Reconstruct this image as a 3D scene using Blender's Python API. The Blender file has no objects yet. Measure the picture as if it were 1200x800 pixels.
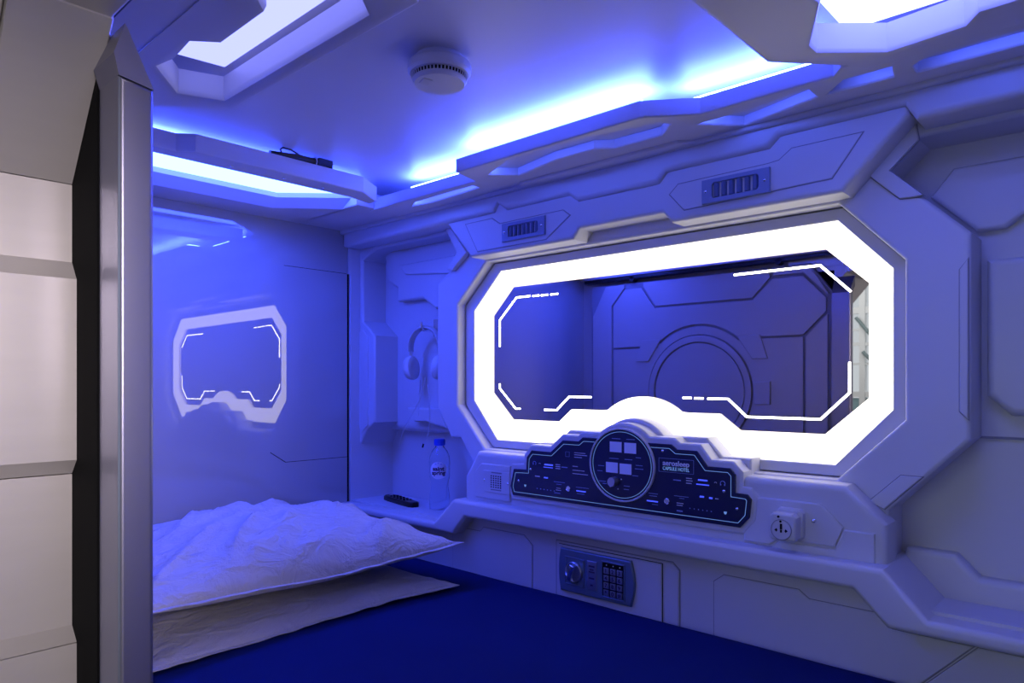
import bpy, bmesh, math, random
from mathutils import Vector, noise
from mathutils.geometry import delaunay_2d_cdt

random.seed(4)
PI = math.pi
COL = bpy.context.scene.collection
ZC = 0.906                      # height of the eye above the floor; all heights below are relative to it

# ------------------------------------------------------------------ survey of the place
F_PX, HOR, SA, CA = 830.0, 450.0, 0.7332, 0.68
EX, EY = 1.977, -1.35


def ray(px, py):
    u = (px - 600.0) / F_PX
    return (-CA + SA * u, SA + CA * u, (HOR - py) / F_PX)


def W(px, py, d):               # point (x, z) of the long wall at relief depth d
    r = ray(px, py)
    t = (-d - EY) / r[1]
    return (EX + r[0] * t, r[2] * t)


def Cc(px, py, z):              # point (x, y) on a level plane
    r = ray(px, py)
    t = z / r[2]
    return (EX + r[0] * t, EY + r[1] * t)


def Fw(px, py, x=0.0):          # point (y, z) on the end wall
    r = ray(px, py)
    t = (x - EX) / r[0]
    return (EY + r[1] * t, r[2] * t)


def Mr(px, py, Y):              # point (x, z) of the entry wall, as read in the mirror
    return W(px, py, -(0.16 - Y))


def snap(pts, tol=0.014, rat=0.13):
    """square up nearly level / nearly upright edges"""
    p = [list(q) for q in pts]
    n = len(p)
    for i in range(n):
        a, b = p[i], p[(i + 1) % n]
        dx, dz = abs(a[0] - b[0]), abs(a[1] - b[1])
        if dz < tol and dz < rat * dx:
            m = (a[1] + b[1]) / 2
            a[1] = b[1] = m
        elif dx < tol and dx < rat * dz:
            m = (a[0] + b[0]) / 2
            a[0] = b[0] = m
    return [tuple(q) for q in p]


def WP(pts, d, extra=(), do_snap=True):
    q = [W(x, y, d) for x, y in pts] + list(extra)
    return snap(q) if do_snap else q


# ------------------------------------------------------------------ mesh helpers
def area2(p):
    return sum(p[i][0] * p[(i + 1) % len(p)][1] - p[(i + 1) % len(p)][0] * p[i][1] for i in range(len(p)))


def ccw(p):
    q = []
    for a in p:
        if not q or math.hypot(a[0] - q[-1][0], a[1] - q[-1][1]) > 1e-5:
            q.append(tuple(a))
    if math.hypot(q[0][0] - q[-1][0], q[0][1] - q[-1][1]) < 1e-5:
        q.pop()
    return q if area2(q) > 0 else q[::-1]


def offset(p, c):
    """move a CCW outline inwards by c (negative: outwards)"""
    n = len(p)
    out = []
    for i in range(n):
        a, b, d = p[i - 1], p[i], p[(i + 1) % n]
        e1 = Vector((b[0] - a[0], b[1] - a[1])).normalized()
        e2 = Vector((d[0] - b[0], d[1] - b[1])).normalized()
        n1 = Vector((-e1.y, e1.x))
        n2 = Vector((-e2.y, e2.x))
        m = n1 + n2
        l = max(m.length_squared / 2, 0.35)
        out.append((b[0] + m.x * c / l, b[1] + m.y * c / l))
    return out


def inside(p, x, y):
    r = False
    n = len(p)
    for i in range(n):
        a, b = p[i], p[i - 1]
        if (a[1] > y) != (b[1] > y) and x < (b[0] - a[0]) * (y - a[1]) / (b[1] - a[1]) + a[0]:
            r = not r
    return r


def fill(loops):
    """triangles over an outline with holes"""
    pts, ed = [], []
    for l in loops:
        b = len(pts)
        pts += [Vector((q[0], q[1])) for q in l]
        ed += [(b + i, b + (i + 1) % len(l)) for i in range(len(l))]
    v, _, f, ov, _, _ = delaunay_2d_cdt(pts, ed, [], 0, 1e-7)
    out = []
    for t in f:
        cx = sum(v[i].x for i in t) / 3
        cy = sum(v[i].y for i in t) / 3
        if inside(loops[0], cx, cy) and not any(inside(h, cx, cy) for h in loops[1:]):
            if all(ov[i] for i in t):
                out.append([ov[i][0] for i in t])
    return out


MAPS = {
    'wall': lambda a, b, d: (a, -d, b),
    'far': lambda a, b, d: (d, a, b),
    'ceil': lambda a, b, d: (a, b, -d),
    'front': lambda a, b, d: (a, d, b),
    'side': lambda a, b, d: (a, d, b),
}


class MB:
    def __init__(self):
        self.v = []
        self.f = []

    def add(self, vs, fs):
        o = len(self.v)
        self.v += [tuple(q) for q in vs]
        self.f += [tuple(i + o for i in f) for f in fs]

    def prism(self, outline, d0, d1, plane='wall', bev=0.004, seg=3, holes=(), hbev=None):
        mp = MAPS[plane]
        loops = [(ccw(outline), 1, bev)] + [(ccw(h), -1, bev if hbev is None else hbev) for h in holes]
        vs, fs, front, back = [], [], [], []
        s = 1 if d1 > d0 else -1
        for p, sg, bv in loops:
            rings = [(0.0, d0)]
            if bv > 0:
                for k in range(seg + 1):
                    th = PI / 2 * k / seg
                    rings.append((bv * (1 - math.cos(th)), d1 - s * bv * (1 - math.sin(th))))
            else:
                rings.append((0.0, d1))
            n = len(p)
            base = len(vs)
            q = p
            for c, d in rings:
                q = offset(p, c * sg) if c > 0 else p
                vs += [mp(x, y, d) for x, y in q]
            for r in range(len(rings) - 1):
                for i in range(n):
                    j = (i + 1) % n
                    fs.append((base + r * n + i, base + r * n + j, base + (r + 1) * n + j, base + (r + 1) * n + i))
            back.append(([Vector((x, y, 0)) for x, y in p], base))
            front.append(([Vector((x, y, 0)) for x, y in q], base + (len(rings) - 1) * n))
        for grp in (back, front):
            idx = []
            for pts, b in grp:
                idx += list(range(b, b + len(pts)))
            fs += [tuple(idx[i] for i in t) for t in fill([g[0] for g in grp])]
        self.add(vs, fs)
        return self

    def box(self, x0, x1, y0, y1, z0, z1, bev=0.003):
        return self.prism([(x0, z0), (x1, z0), (x1, z1), (x0, z1)], y1, y0, 'front', bev)

    def tube(self, path, r, n=10, closed=False):
        P = [Vector(p) for p in path]
        vs, fs = [], []
        up = Vector((0, 0, 1))
        m = len(P)
        for i, p in enumerate(P):
            if closed:
                t = (P[(i + 1) % m] - P[i - 1])
            else:
                t = P[min(i + 1, m - 1)] - P[max(i - 1, 0)]
            t.normalize()
            a = t.cross(up)
            if a.length < 0.05:
                a = t.cross(Vector((1, 0, 0)))
            a.normalize()
            b = t.cross(a).normalized()
            rr = r(i / (m - 1)) if callable(r) else r
            for k in range(n):
                th = 2 * PI * k / n
                vs.append(p + (a * math.cos(th) + b * math.sin(th)) * rr)
        for i in range(m if closed else m - 1):
            j = (i + 1) % m
            for k in range(n):
                l = (k + 1) % n
                fs.append((i * n + k, i * n + l, j * n + l, j * n + k))
        if not closed:
            fs.append(tuple(range(n)))
            fs.append(tuple(range((m - 1) * n, m * n)))
        self.add(vs, fs)
        return self

    def lathe(self, prof, origin=(0, 0, 0), axis='z', n=40):
        """prof: (radius, height) pairs"""
        vs, fs = [], []
        o = Vector(origin)
        for r, h in prof:
            for k in range(n):
                th = 2 * PI * k / n
                c, s = r * math.cos(th), r * math.sin(th)
                if axis == 'z':
                    vs.append(o + Vector((c, s, h)))
                elif axis == '-y':
                    vs.append(o + Vector((c, -h, s)))
                else:
                    vs.append(o + Vector((h, c, s)))
        m = len(prof)
        for i in range(m - 1):
            for k in range(n):
                l = (k + 1) % n
                fs.append((i * n + k, i * n + l, (i + 1) * n + l, (i + 1) * n + k))
        fs.append(tuple(range(n)))
        fs.append(tuple(range((m - 1) * n, m * n)))
        self.add(vs, fs)
        return self

    def build(self, name, mat, parent=None, ang=30, smooth=True):
        me = bpy.data.meshes.new(name)
        off = Vector(parent['org']) if parent is not None and 'org' in parent else Vector((0, 0, 0))
        me.from_pydata([tuple(Vector(v) - off) for v in self.v], [], self.f)
        bm = bmesh.new()
        bm.from_mesh(me)
        bmesh.ops.recalc_face_normals(bm, faces=bm.faces)
        bm.to_mesh(me)
        bm.free()
        if smooth:
            me.shade_smooth()
            me.set_sharp_from_angle(angle=math.radians(ang))
        me.materials.append(mat)
        o = bpy.data.objects.new(name, me)
        COL.objects.link(o)
        if smooth:
            wn = o.modifiers.new('even_shading', 'WEIGHTED_NORMAL')
            wn.keep_sharp = True
            wn.weight = 90
        if parent is not None:
            o.parent = parent
            o['org'] = tuple(off)
        return o


def thing(name, label, cat, loc=(0, 0, 0), group=None, kind=None):
    o = bpy.data.objects.new(name, None)
    o.empty_display_size = 0.05
    COL.objects.link(o)
    o.location = loc
    o['org'] = tuple(loc)
    if label:
        o['label'] = label
    if cat:
        o['category'] = cat
    if group:
        o['group'] = group
    if kind:
        o['kind'] = kind
    return o


def struct(name, label, cat, loc=(0, 0, 0)):
    return thing(name, label, cat, loc, None, 'structure')


def lettering(name, body, size, mat, parent, loc, plane='wall', extrude=0.0003, align='CENTER', width=None, bold=0.0):
    """real raised lettering as a mesh; plane wall: reads towards -y"""
    cu = bpy.data.curves.new(name, 'FONT')
    cu.body = body
    cu.size = size
    cu.align_x = align
    cu.align_y = 'CENTER'
    cu.extrude = extrude
    cu.offset = bold
    tmp = bpy.data.objects.new(name + '_curve', cu)
    COL.objects.link(tmp)
    dg = bpy.context.evaluated_depsgraph_get()
    me = bpy.data.meshes.new_from_object(tmp.evaluated_get(dg))
    bpy.data.objects.remove(tmp)
    bpy.data.curves.remove(cu)
    xs = [v.co.x for v in me.vertices]
    k = 1.0
    if width and xs:
        k = width / (max(xs) - min(xs))
    off = Vector(parent['org']) if parent is not None and 'org' in parent else Vector((0, 0, 0))
    L = Vector(loc)
    for v in me.vertices:
        x, y, z = v.co.x * k, v.co.y, v.co.z
        v.co = L + Vector((x, -z, y)) - off
    me.materials.clear()
    me.materials.append(mat)
    o = bpy.data.objects.new(name, me)
    COL.objects.link(o)
    if parent is not None:
        o.parent = parent
        o['org'] = tuple(off)
    return o


# ------------------------------------------------------------------ materials
def new_mat(name):
    m = bpy.data.materials.new(name)
    m.use_nodes = True
    return m, m.node_tree, m.node_tree.nodes['Principled BSDF']


def plastic(name, col, rough=0.4, metal=0.0, spec=0.5, coat=0.0, bump=0.0, bscale=400.0, var=0.03, vscale=6.0, aniso=None):
    m, nt, b = new_mat(name)
    N, L = nt.nodes, nt.links
    b.inputs['Roughness'].default_value = rough
    b.inputs['Metallic'].default_value = metal
    b.inputs['Specular IOR Level'].default_value = spec
    b.inputs['Coat Weight'].default_value = coat
    b.inputs['Coat Roughness'].default_value = 0.008
    tc = N.new('ShaderNodeTexCoord')
    nz = N.new('ShaderNodeTexNoise')
    nz.inputs['Scale'].default_value = vscale
    nz.inputs['Detail'].default_value = 3
    mp = N.new('ShaderNodeMapping')
    if aniso:
        mp.inputs['Scale'].default_value = aniso
    L.new(tc.outputs['Object'], mp.inputs['Vector'])
    L.new(mp.outputs['Vector'], nz.inputs['Vector'])
    mx = N.new('ShaderNodeMix')
    mx.data_type = 'RGBA'
    mx.inputs['A'].default_value = (*[c * (1 - var) for c in col], 1)
    mx.inputs['B'].default_value = (*[min(1, c * (1 + var)) for c in col], 1)
    L.new(nz.outputs['Fac'], mx.inputs['Factor'])
    L.new(mx.outputs['Result'], b.inputs['Base Color'])
    if bump > 0:
        n2 = N.new('ShaderNodeTexNoise')
        n2.inputs['Scale'].default_value = bscale
        n2.inputs['Detail'].default_value = 4
        L.new(mp.outputs['Vector'], n2.inputs['Vector'])
        bp = N.new('ShaderNodeBump')
        bp.inputs['Strength'].default_value = bump
        bp.inputs['Distance'].default_value = 0.002
        L.new(n2.outputs['Fac'], bp.inputs['Height'])
        L.new(bp.outputs['Normal'], b.inputs['Normal'])
    return m


def glow(name, col, strength):
    m = bpy.data.materials.new(name)
    m.use_nodes = True
    nt = m.node_tree
    for n in list(nt.nodes):
        nt.nodes.remove(n)
    e = nt.nodes.new('ShaderNodeEmission')
    e.inputs['Color'].default_value = (*col, 1)
    e.inputs['Strength'].default_value = strength
    o = nt.nodes.new('ShaderNodeOutputMaterial')
    nt.links.new(e.outputs[0], o.inputs[0])
    return m


BLUE = (0.038, 0.074, 1.0)
M_WHITE = plastic('white_moulded_plastic', (0.58, 0.58, 0.60), 0.42, bump=0.03, bscale=900)
M_CEIL = plastic('ceiling_white_plastic', (0.58, 0.57, 0.60), 0.38)
M_GLOSS = plastic('glossy_white_panel', (0.36, 0.365, 0.39), 0.006, spec=0.9, coat=1.0, var=0.02)
M_GAP = plastic('shadow_gap', (0.008, 0.008, 0.010), 0.85, spec=0.1)
M_GROOVE = plastic('groove_filler', (0.25, 0.25, 0.28), 0.7)
M_SILVER = plastic('silver_painted_cladding', (0.60, 0.575, 0.57), 0.36, metal=0.35, var=0.05, aniso=(1, 1, 8))
M_ALU = plastic('brushed_aluminium', (0.62, 0.62, 0.64), 0.30, metal=0.9, var=0.05, aniso=(30, 30, 1))
M_EDGE = plastic('anodised_edge_profile', (0.30, 0.30, 0.43), 0.38, metal=0.92, var=0.05)
M_BLACK = plastic('black_rubber_and_shade', (0.004, 0.004, 0.005), 0.8, spec=0.1)
M_BLACKP = plastic('black_plastic', (0.006, 0.006, 0.008), 0.35)
M_DOOR = plastic('grey_door_panel', (0.46, 0.44, 0.45), 0.38, metal=0.2)
M_SHEET = plastic('navy_bed_sheet', (0.005, 0.014, 0.085), 0.9, spec=0.08, bump=0.25, bscale=700, var=0.18, vscale=4)
M_NAVY = plastic('navy_gloss_plate', (0.004, 0.008, 0.05), 0.28, coat=0.25)
M_LINE = glow('console_line_blue', (0.14, 0.28, 0.75), 0.75)
M_INK = plastic('pale_blue_print', (0.25, 0.33, 0.60), 0.5)
M_INKW = plastic('white_print', (0.75, 0.78, 0.85), 0.5)
M_KEYGLOW = glow('lit_button_blue', (0.05, 0.08, 1.0), 1.3)
M_CHROME = plastic('chrome', (0.85, 0.85, 0.88), 0.22, metal=1.0)
M_STEEL = plastic('satin_steel', (0.55, 0.57, 0.62), 0.3, metal=0.9)
M_SAFE = plastic('blue_grey_safe_plate', (0.16, 0.22, 0.32), 0.32, metal=0.4)
M_VENT = plastic('blue_grey_vent_plastic', (0.22, 0.27, 0.42), 0.4)
M_VENTD = plastic('vent_louvre_plastic', (0.09, 0.12, 0.24), 0.4)
M_PRINT = plastic('dark_lettering', (0.05, 0.03, 0.10), 0.5)
M_RED = plastic('magenta_lettering', (0.10, 0.02, 0.20), 0.5)
M_RING = glow('white_light_frame', (1.0, 0.93, 0.86), 2.4)
M_MARK = glow('white_led_line', (1.0, 0.96, 0.92), 9.0)
M_LED = glow('blue_white_diffuser', BLUE, 21.0)
M_STRIP = glow('blue_led_strip', BLUE, 150.0)
M_CUTFILL = glow('blue_channel_fill', (0.06, 0.11, 1.0), 22.0)

mm, nt, b = new_mat('dark_mirror_glass')
b.inputs['Base Color'].default_value = (0.52, 0.48, 0.48, 1)
b.inputs['Metallic'].default_value = 1.0
b.inputs['Roughness'].default_value = 0.015
M_MIRROR = mm

# wrinkled non-woven pillow cover
mm, nt, b = new_mat('white_nonwoven_cover')
N, L = nt.nodes, nt.links
b.inputs['Base Color'].default_value = (0.48, 0.465, 0.50, 1)
b.inputs['Roughness'].default_value = 0.8
b.inputs['Specular IOR Level'].default_value = 0.25
b.inputs['Sheen Weight'].default_value = 0.25
tc = N.new('ShaderNodeTexCoord')
mp = N.new('ShaderNodeMapping')
mp.inputs['Rotation'].default_value = (0, 0, -0.87)
mp.inputs['Scale'].default_value = (1.7, 1, 1)
n1 = N.new('ShaderNodeTexNoise')
n1.inputs['Scale'].default_value = 13
n1.inputs['Detail'].default_value = 5
n1.inputs['Roughness'].default_value = 0.6
n1.inputs['Distortion'].default_value = 0.8
L.new(tc.outputs['Object'], mp.inputs['Vector'])
L.new(mp.outputs['Vector'], n1.inputs['Vector'])
bp = N.new('ShaderNodeBump')
bp.inputs['Strength'].default_value = 0.9
bp.inputs['Distance'].default_value = 0.022
L.new(n1.outputs['Fac'], bp.inputs['Height'])
L.new(bp.outputs['Normal'], b.inputs['Normal'])
M_PILLOW = mm

# clear bottle plastic and water
mm, nt, b = new_mat('clear_bottle_plastic')
b.inputs['Base Color'].default_value = (0.80, 0.88, 1.0, 1)
b.inputs['Roughness'].default_value = 0.06
b.inputs['Transmission Weight'].default_value = 0.92
b.inputs['IOR'].default_value = 1.25
M_BOTTLE = mm
M_CAP = plastic('blue_cap_plastic', (0.02, 0.08, 0.65), 0.35)
M_LABEL = plastic('bottle_label_paper', (0.72, 0.74, 0.86), 0.45)

# ------------------------------------------------------------------ LONG WALL (right)
wall = struct('wall_right', 'white moulded long wall with recesses, ledge and mirror surround', 'wall')
MB().prism([(-0.05, -0.62), (2.18, -0.62), (2.18, 0.60), (-0.05, 0.60)], -0.24, -0.17, bev=0).build('back_plate', M_WHITE, wall)

DP = -0.035                       # face of the big wall plate
mirror_lip = WP([(536, 357), (536, 474), (568, 525), (980, 562), (1060, 492), (1060, 304), (982, 238), (570, 307)], DP)
left_recess = WP([(425, 376), (425, 305), (440, 291), (545, 271), (545, 297), (512, 333), (512, 476), (528, 512), (539, 514), (560, 552), (560, 612)], DP,
                 [(-0.012, -0.40)])
z_box = W(417, 527, DP)[1]
left_recess += [(-0.012, z_box), W(430, 503, DP), W(439, 495, DP), W(439, 393, DP)]
left_recess = snap(left_recess)
right_recess = WP([(1075, 161), (1039, 200), (1138, 272), (1138, 515), (1040, 598)], DP,
                  [(1.61, -0.42), (2.09, -0.42), (2.09, W(1200, 135, DP)[1])])
MB().prism([(-0.02, -0.45), (2.15, -0.45), (2.15, 0.55), (-0.02, 0.55)], -0.17, DP, bev=0.0,
           holes=[mirror_lip, left_recess, right_recess], hbev=0.008, seg=4).build('window_surround', M_WHITE, wall)

MB().prism([(-0.003, -0.60), (0.172, -0.60), (0.172, 0.55), (-0.003, 0.55)], -0.06, 0.004, 'far', bev=0.002).build('niche_side', M_WHITE, wall)
def inlay(pts, d0, d1, name, parent, bev=0.002, gap=0.0016):
    p_ = ccw(pts)
    MB().prism(offset(p_, -gap), d0 - .001, d0 + 0.0008, bev=0).build('groove', M_GROOVE, parent, smooth=False)
    return MB().prism(p_, d0, d1, bev=bev).build(name, M_WHITE, parent)


# niche on the left: upper back panel, with stepped blocks
MB().prism([(-0.01, -0.155), (0.50, -0.155), (0.50, 0.50), (-0.01, 0.50)], -0.17, -0.13, bev=0.022).build('niche_back', M_WHITE, wall)
nb = MB()
nb.prism(WP([(452, 296), (548, 276), (548, 352), (512, 362), (497, 351), (467, 352), (467, 338), (456, 330)], -0.105), -0.132, -0.098, bev=0.01)
nb.prism(WP([(478, 478), (516, 478), (524, 502), (500, 495), (486, 493)], -0.105), -0.132, -0.10, bev=0.007)
nb.prism(WP([(470, 309), (548, 300), (548, 320), (478, 322)], -0.10), -0.10, -0.088, bev=0.005)
nb.build('niche_block', M_WHITE, wall)
# thin raised strip at the left edge of the niche
MB().prism(WP([(419, 394), (425, 386), (432, 394), (432, 498), (425, 506), (419, 498)], DP), DP - 0.002, DP + 0.004, bev=0.003).build('niche_edge_panel', M_WHITE, wall)
MB().prism(WP([(522, 263), (528, 261), (550, 296), (533, 317), (527, 316), (538, 296)], -0.03, do_snap=False), DP - 0.01, -0.018, bev=0.004).build('corner_strut', M_WHITE, wall)

# recess on the right
RB = -0.125
MB().prism([(1.60, -0.44), (2.10, -0.44), (2.10, 0.52), (1.60, 0.52)], -0.172, RB, bev=0).build('recess_back', M_WHITE, wall)
rp = MB()
far_r = 2.085
rp.prism(snap(WP([(1090, 231), (1117, 198)], -0.11) + [(1.83, W(1200, 180, -0.11)[1]), (1.87, 0.34), W(1178, 266, -0.11), W(1145, 272, -0.11)]), RB - .001, -0.108, bev=0.008)
rp.build('recess_upper_panel', M_WHITE, wall)
rp = MB()
za, zb = W(1160, 303, -0.1)[1], W(1190, 487, -0.1)[1]
rp.prism(snap([W(1155, 304, -0.1), W(1156, 463, -0.1), W(1184, 487, -0.1), (1.98, zb), (2.02, zb + .05), (2.02, za)]), RB - .001, -0.10, bev=0.014, seg=4)
rp.build('recess_middle_panel', M_WHITE, wall)
rp = MB()
zc = W(1180, 515, -0.115)[1]
rp.prism([(1.60, zc), (far_r, zc), (far_r, zc + 0.004), (1.60, zc + 0.004)], RB - .001, -0.121, bev=0)
rp.build('recess_seam', M_GROOVE, wall)
rp = MB()
pp = WP([(1062, 641), (1120, 648), (1148, 676)], -0.105)
zl, zs = W(1200, 686, -0.105)[1], -0.386
rp.prism(snap(pp + [(far_r, zl), (far_r, zs - .02), (1.60, zs - .02)]), RB - .001, -0.098, bev=0.012, seg=4)
rp.build('recess_lower_panel', M_WHITE, wall)

# slim overlays on the plate around the right recess
inlay(WP([(1020, 207), (1055, 233), (1074, 231), (1082, 229), (1043, 200.5), (1077, 164), (1074, 146), (1062, 158)], DP, do_snap=False), DP, DP + 0.006, 'recess_trim', wall)
inlay(WP([(1125, 316), (1135, 303), (1135, 491), (1125, 482)], DP), DP, DP + 0.005, 'recess_trim', wall)
inlay(WP([(1019, 587), (1056, 557), (1081, 559), (1037, 596)], DP, do_snap=False), DP, DP + 0.005, 'recess_trim', wall)

trim_up = struct('trim_3', 'white stepped cornice and vent fascia above the mirror', 'cornice')
# cornice under the ceiling
DC = 0.032
cor = WP([(440, 283), (485, 272), (522, 264), (577, 251), (582, 240), (592, 247), (665, 231), (675, 238), (770, 218), (780, 204), (900, 177), (912, 162), (1060, 133), (1073, 142), (1182, 121)], DC, do_snap=False)
cz = {0: 0.447, 1: 0.447, 2: 0.447, 3: 0.447, 4: 0.468, 5: 0.447, 6: 0.447, 7: 0.428, 8: 0.428, 9: 0.449, 10: 0.449, 11: 0.468, 12: 0.468, 13: 0.440, 14: 0.440}
cor = [(p[0], cz[i]) for i, p in enumerate(cor)]
cor[0] = (0.0, 0.447)
cor[-1] = (2.13, 0.440)
cor += [(2.13, 0.53), (0.0, 0.53)]
MB().prism(cor, -0.14, DC, bev=0.012, seg=4).build('cornice', M_WHITE, trim_up)
MB().prism([(0.0, 0.487), (2.13, 0.487), (2.13, 0.56), (0.0, 0.56)], -0.14, DC + 0.012, bev=0.006).build('cornice_bead', M_WHITE, trim_up)

# fascia with the two air vents
DF = 0.022
fas = WP([(522, 263), (551, 299), (671, 280), (678, 270), (776, 250), (786, 261), (987, 223), (1066, 134)], DF, do_snap=False)
fz = [0.453, 0.343, 0.343, 0.366, 0.366, 0.343, 0.343, 0.455]
fas = [(p[0], fz[i]) for i, p in enumerate(fas)]
fas += [(1.655, 0.475), (0.50, 0.475)]
MB().prism(fas, -0.10, DF, bev=0.009, seg=4).build('vent_fascia', M_WHITE, trim_up)
inlay(WP([(546, 263), (577, 256), (586, 262), (640, 251), (660, 246), (668, 252), (640, 281), (560, 294)], DF), DF, DF + 0.002, 'fascia_inlay', trim_up)
inlay(WP([(785, 228), (795, 216), (900, 192), (913, 188), (928, 174), (1011, 155), (992, 184), (975, 209), (802, 246)], DF, do_snap=False), DF, DF + 0.002, 'fascia_inlay', trim_up)

trim = struct('trim_2', 'white moulded ledge and stepped console block below the mirror', 'ledge')
# ledge running under everything
DL = 0.045
led = [(-0.01, -0.386), (0.465, -0.386), (0.545, -0.314), (1.622, -0.314), (1.69, -0.386), (2.14, -0.386), (2.14, -0.413), (1.628, -0.413), (1.572, -0.357), (0.594, -0.357), (0.545, -0.410), (-0.01, -0.410)]
MB().prism(led, -0.168, DL, bev=0.010, seg=4).build('ledge', M_WHITE, trim)
# lower wall behind the mattress
MB().prism([(-0.02, -0.60), (2.15, -0.60), (2.15, -0.38), (1.60, -0.38), (1.56, -0.33), (0.60, -0.33), (0.56, -0.38), (-0.02, -0.38)], -0.168, 0.0, bev=0).build('lower_wall', M_WHITE, wall)
inlay([(0.50, -0.56), (0.50, -0.399), (0.608, -0.399), (0.622, -0.386), (0.768, -0.386), (0.796, -0.408), (0.796, -0.56)], 0.0, 0.003, 'access_panel', wall)
inlay([(1.292, -0.56), (1.292, -0.405), (1.314, -0.388), (1.464, -0.388), (1.484, -0.402), (1.60, -0.402), (1.625, -0.425), (1.745, -0.425), (1.62, -0.56)], 0.0, 0.003, 'access_panel', wall)
inlay([(1.626, -0.56), (1.752, -0.425), (2.13, -0.425), (2.13, -0.56)], 0.0, 0.003, 'access_panel', wall)

# console block below the mirror
DB = 0.006
blk = WP([(541, 592), (541, 556), (560, 529)], DB, do_snap=False)
bl = [(0.552, -0.33), (0.552, -0.253), (0.600, -0.182), (1.552, -0.182), (1.618, -0.245), (1.618, -0.33)]
MB().prism(bl, -0.05, DB, bev=0.014, seg=5).build('console_block', M_WHITE, trim)
MB().prism([(0.60, -0.305), (0.60, -0.233), (0.622, -0.212), (0.728, -0.212), (0.728, -0.305)], DB - .002, DB + .006, bev=0.004).build('speaker_base', M_WHITE, trim)
MB().prism([(1.36, -0.31), (1.36, -0.220), (1.508, -0.220), (1.548, -0.258), (1.532, -0.296), (1.43, -0.296), (1.412, -0.31)], DB - .002, DB + .005, bev=0.004).build('socket_base', M_WHITE, trim)
MB().prism([(1.548, -0.262), (1.532, -0.300), (1.43, -0.300), (1.41, -0.318), (1.60, -0.318), (1.60, -0.262)], DB - .002, DB + .004, bev=0.004).build('socket_base', M_WHITE, trim)

# stepped and domed surround rising in front of the light frame
CX0, CZ0 = 1.078, -0.185


def dome(r, zs, left, right):
    """outline: left steps, arc over the dial, right steps"""
    h = math.sqrt(r * r - (zs - CZ0) ** 2)
    a0 = math.acos(-h / r)
    arc = []
    for k in range(25):
        a = a0 + (PI - 2 * a0) * k / 24
        arc.append((CX0 + r * math.cos(a), CZ0 + r * math.sin(a)))
    return left + arc + right


s1 = dome(0.107, -0.113, [(0.80, -0.26), (0.80, -0.149), (0.853, -0.149), (0.894, -0.113)], [(1.262, -0.113), (1.298, -0.150), (1.36, -0.150), (1.36, -0.26)])
MB().prism(s1, -0.09, -0.024, bev=0.006).build('console_surround', M_WHITE, trim)
CX1, DD = 1.0765, 0.012

# bezel carrying the dark control plate
panel_l = [(0.742, -0.284), (0.734, -0.262), (0.745, -0.217), (0.788, -0.215), (0.790, -0.184), (0.806, -0.166), (0.868, -0.166), (0.906, -0.135), (0.953, -0.135), (0.966, -0.125), (1.02, -0.125)]
panel_r = [(1.155, -0.128), (1.200, -0.128), (1.214, -0.138), (1.260, -0.138), (1.284, -0.168), (1.333, -0.168), (1.345, -0.180), (1.345, -0.216), (1.370, -0.217), (1.378, -0.226), (1.374, -0.262), (1.355, -0.284)]
panel = panel_l + panel_r
bez = ccw(panel)
bez = offset(bez, -0.014)
MB().prism(bez, -0.06, 0.012, bev=0.006).build('console_bezel', M_WHITE, trim)
circ = [(CX1 + 0.098 * math.cos(2 * PI * k / 64), -0.181 + 0.094 * math.sin(2 * PI * k / 64)) for k in range(64)]
MB().prism(circ, -0.06, 0.0125, bev=0.006).build('console_bezel', M_WHITE, trim)

# ------------------------------------------------------------------ MIRROR with light frame
mir = thing('mirror', 'dark octagonal wall mirror in a glowing white light frame', 'mirror', (1.065, 0.085, -0.16))
DM = -0.080
o_mir = [(0.574, -0.024), (0.650, -0.097), (0.824, -0.097), (0.865, -0.064), (0.956, -0.064)]
arcm = []
h = 0.157
for k in range(17):
    th = math.radians(128 - 76 * k / 16)
    arcm.append((1.0735 + 0.157 * math.cos(th), -0.186 + 0.157 * math.sin(th)))
o_mir += [p for p in arcm if p[1] > -0.064] + [(1.188, -0.064), (1.263, -0.064), (1.309, -0.098), (1.487, -0.098), (1.567, -0.026), (1.567, 0.189), (1.487, 0.264), (0.650, 0.268), (0.574, 0.194)]
o_out = offset(ccw(mirror_lip), 0.001)
MB().prism(o_out, -0.165, DM - 0.004, bev=0).build('backing', M_WHITE, mir)
MB().prism(offset(ccw(o_mir), -0.002), DM - 0.006, DM, bev=0).build('glass', M_MIRROR, mir, smooth=False)
o_ring = WP([(556, 364), (556, 469), (583, 515), (979, 545), (1047, 480), (1047, 314), (982, 260), (587, 316)], -0.068)
MB().prism(o_ring, DM - 0.005, DM + 0.010, bev=0.001, seg=1, holes=[o_mir]).build('light_frame', M_RING, mir, smooth=False)
ring2 = offset(ccw(mirror_lip), 0.0015)
MB().prism(ring2, DM - 0.004, DM + 0.014, bev=0.003, holes=[offset(ccw(o_ring), 0.0005)]).build('frame_rebate', M_WHITE, mir)


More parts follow.
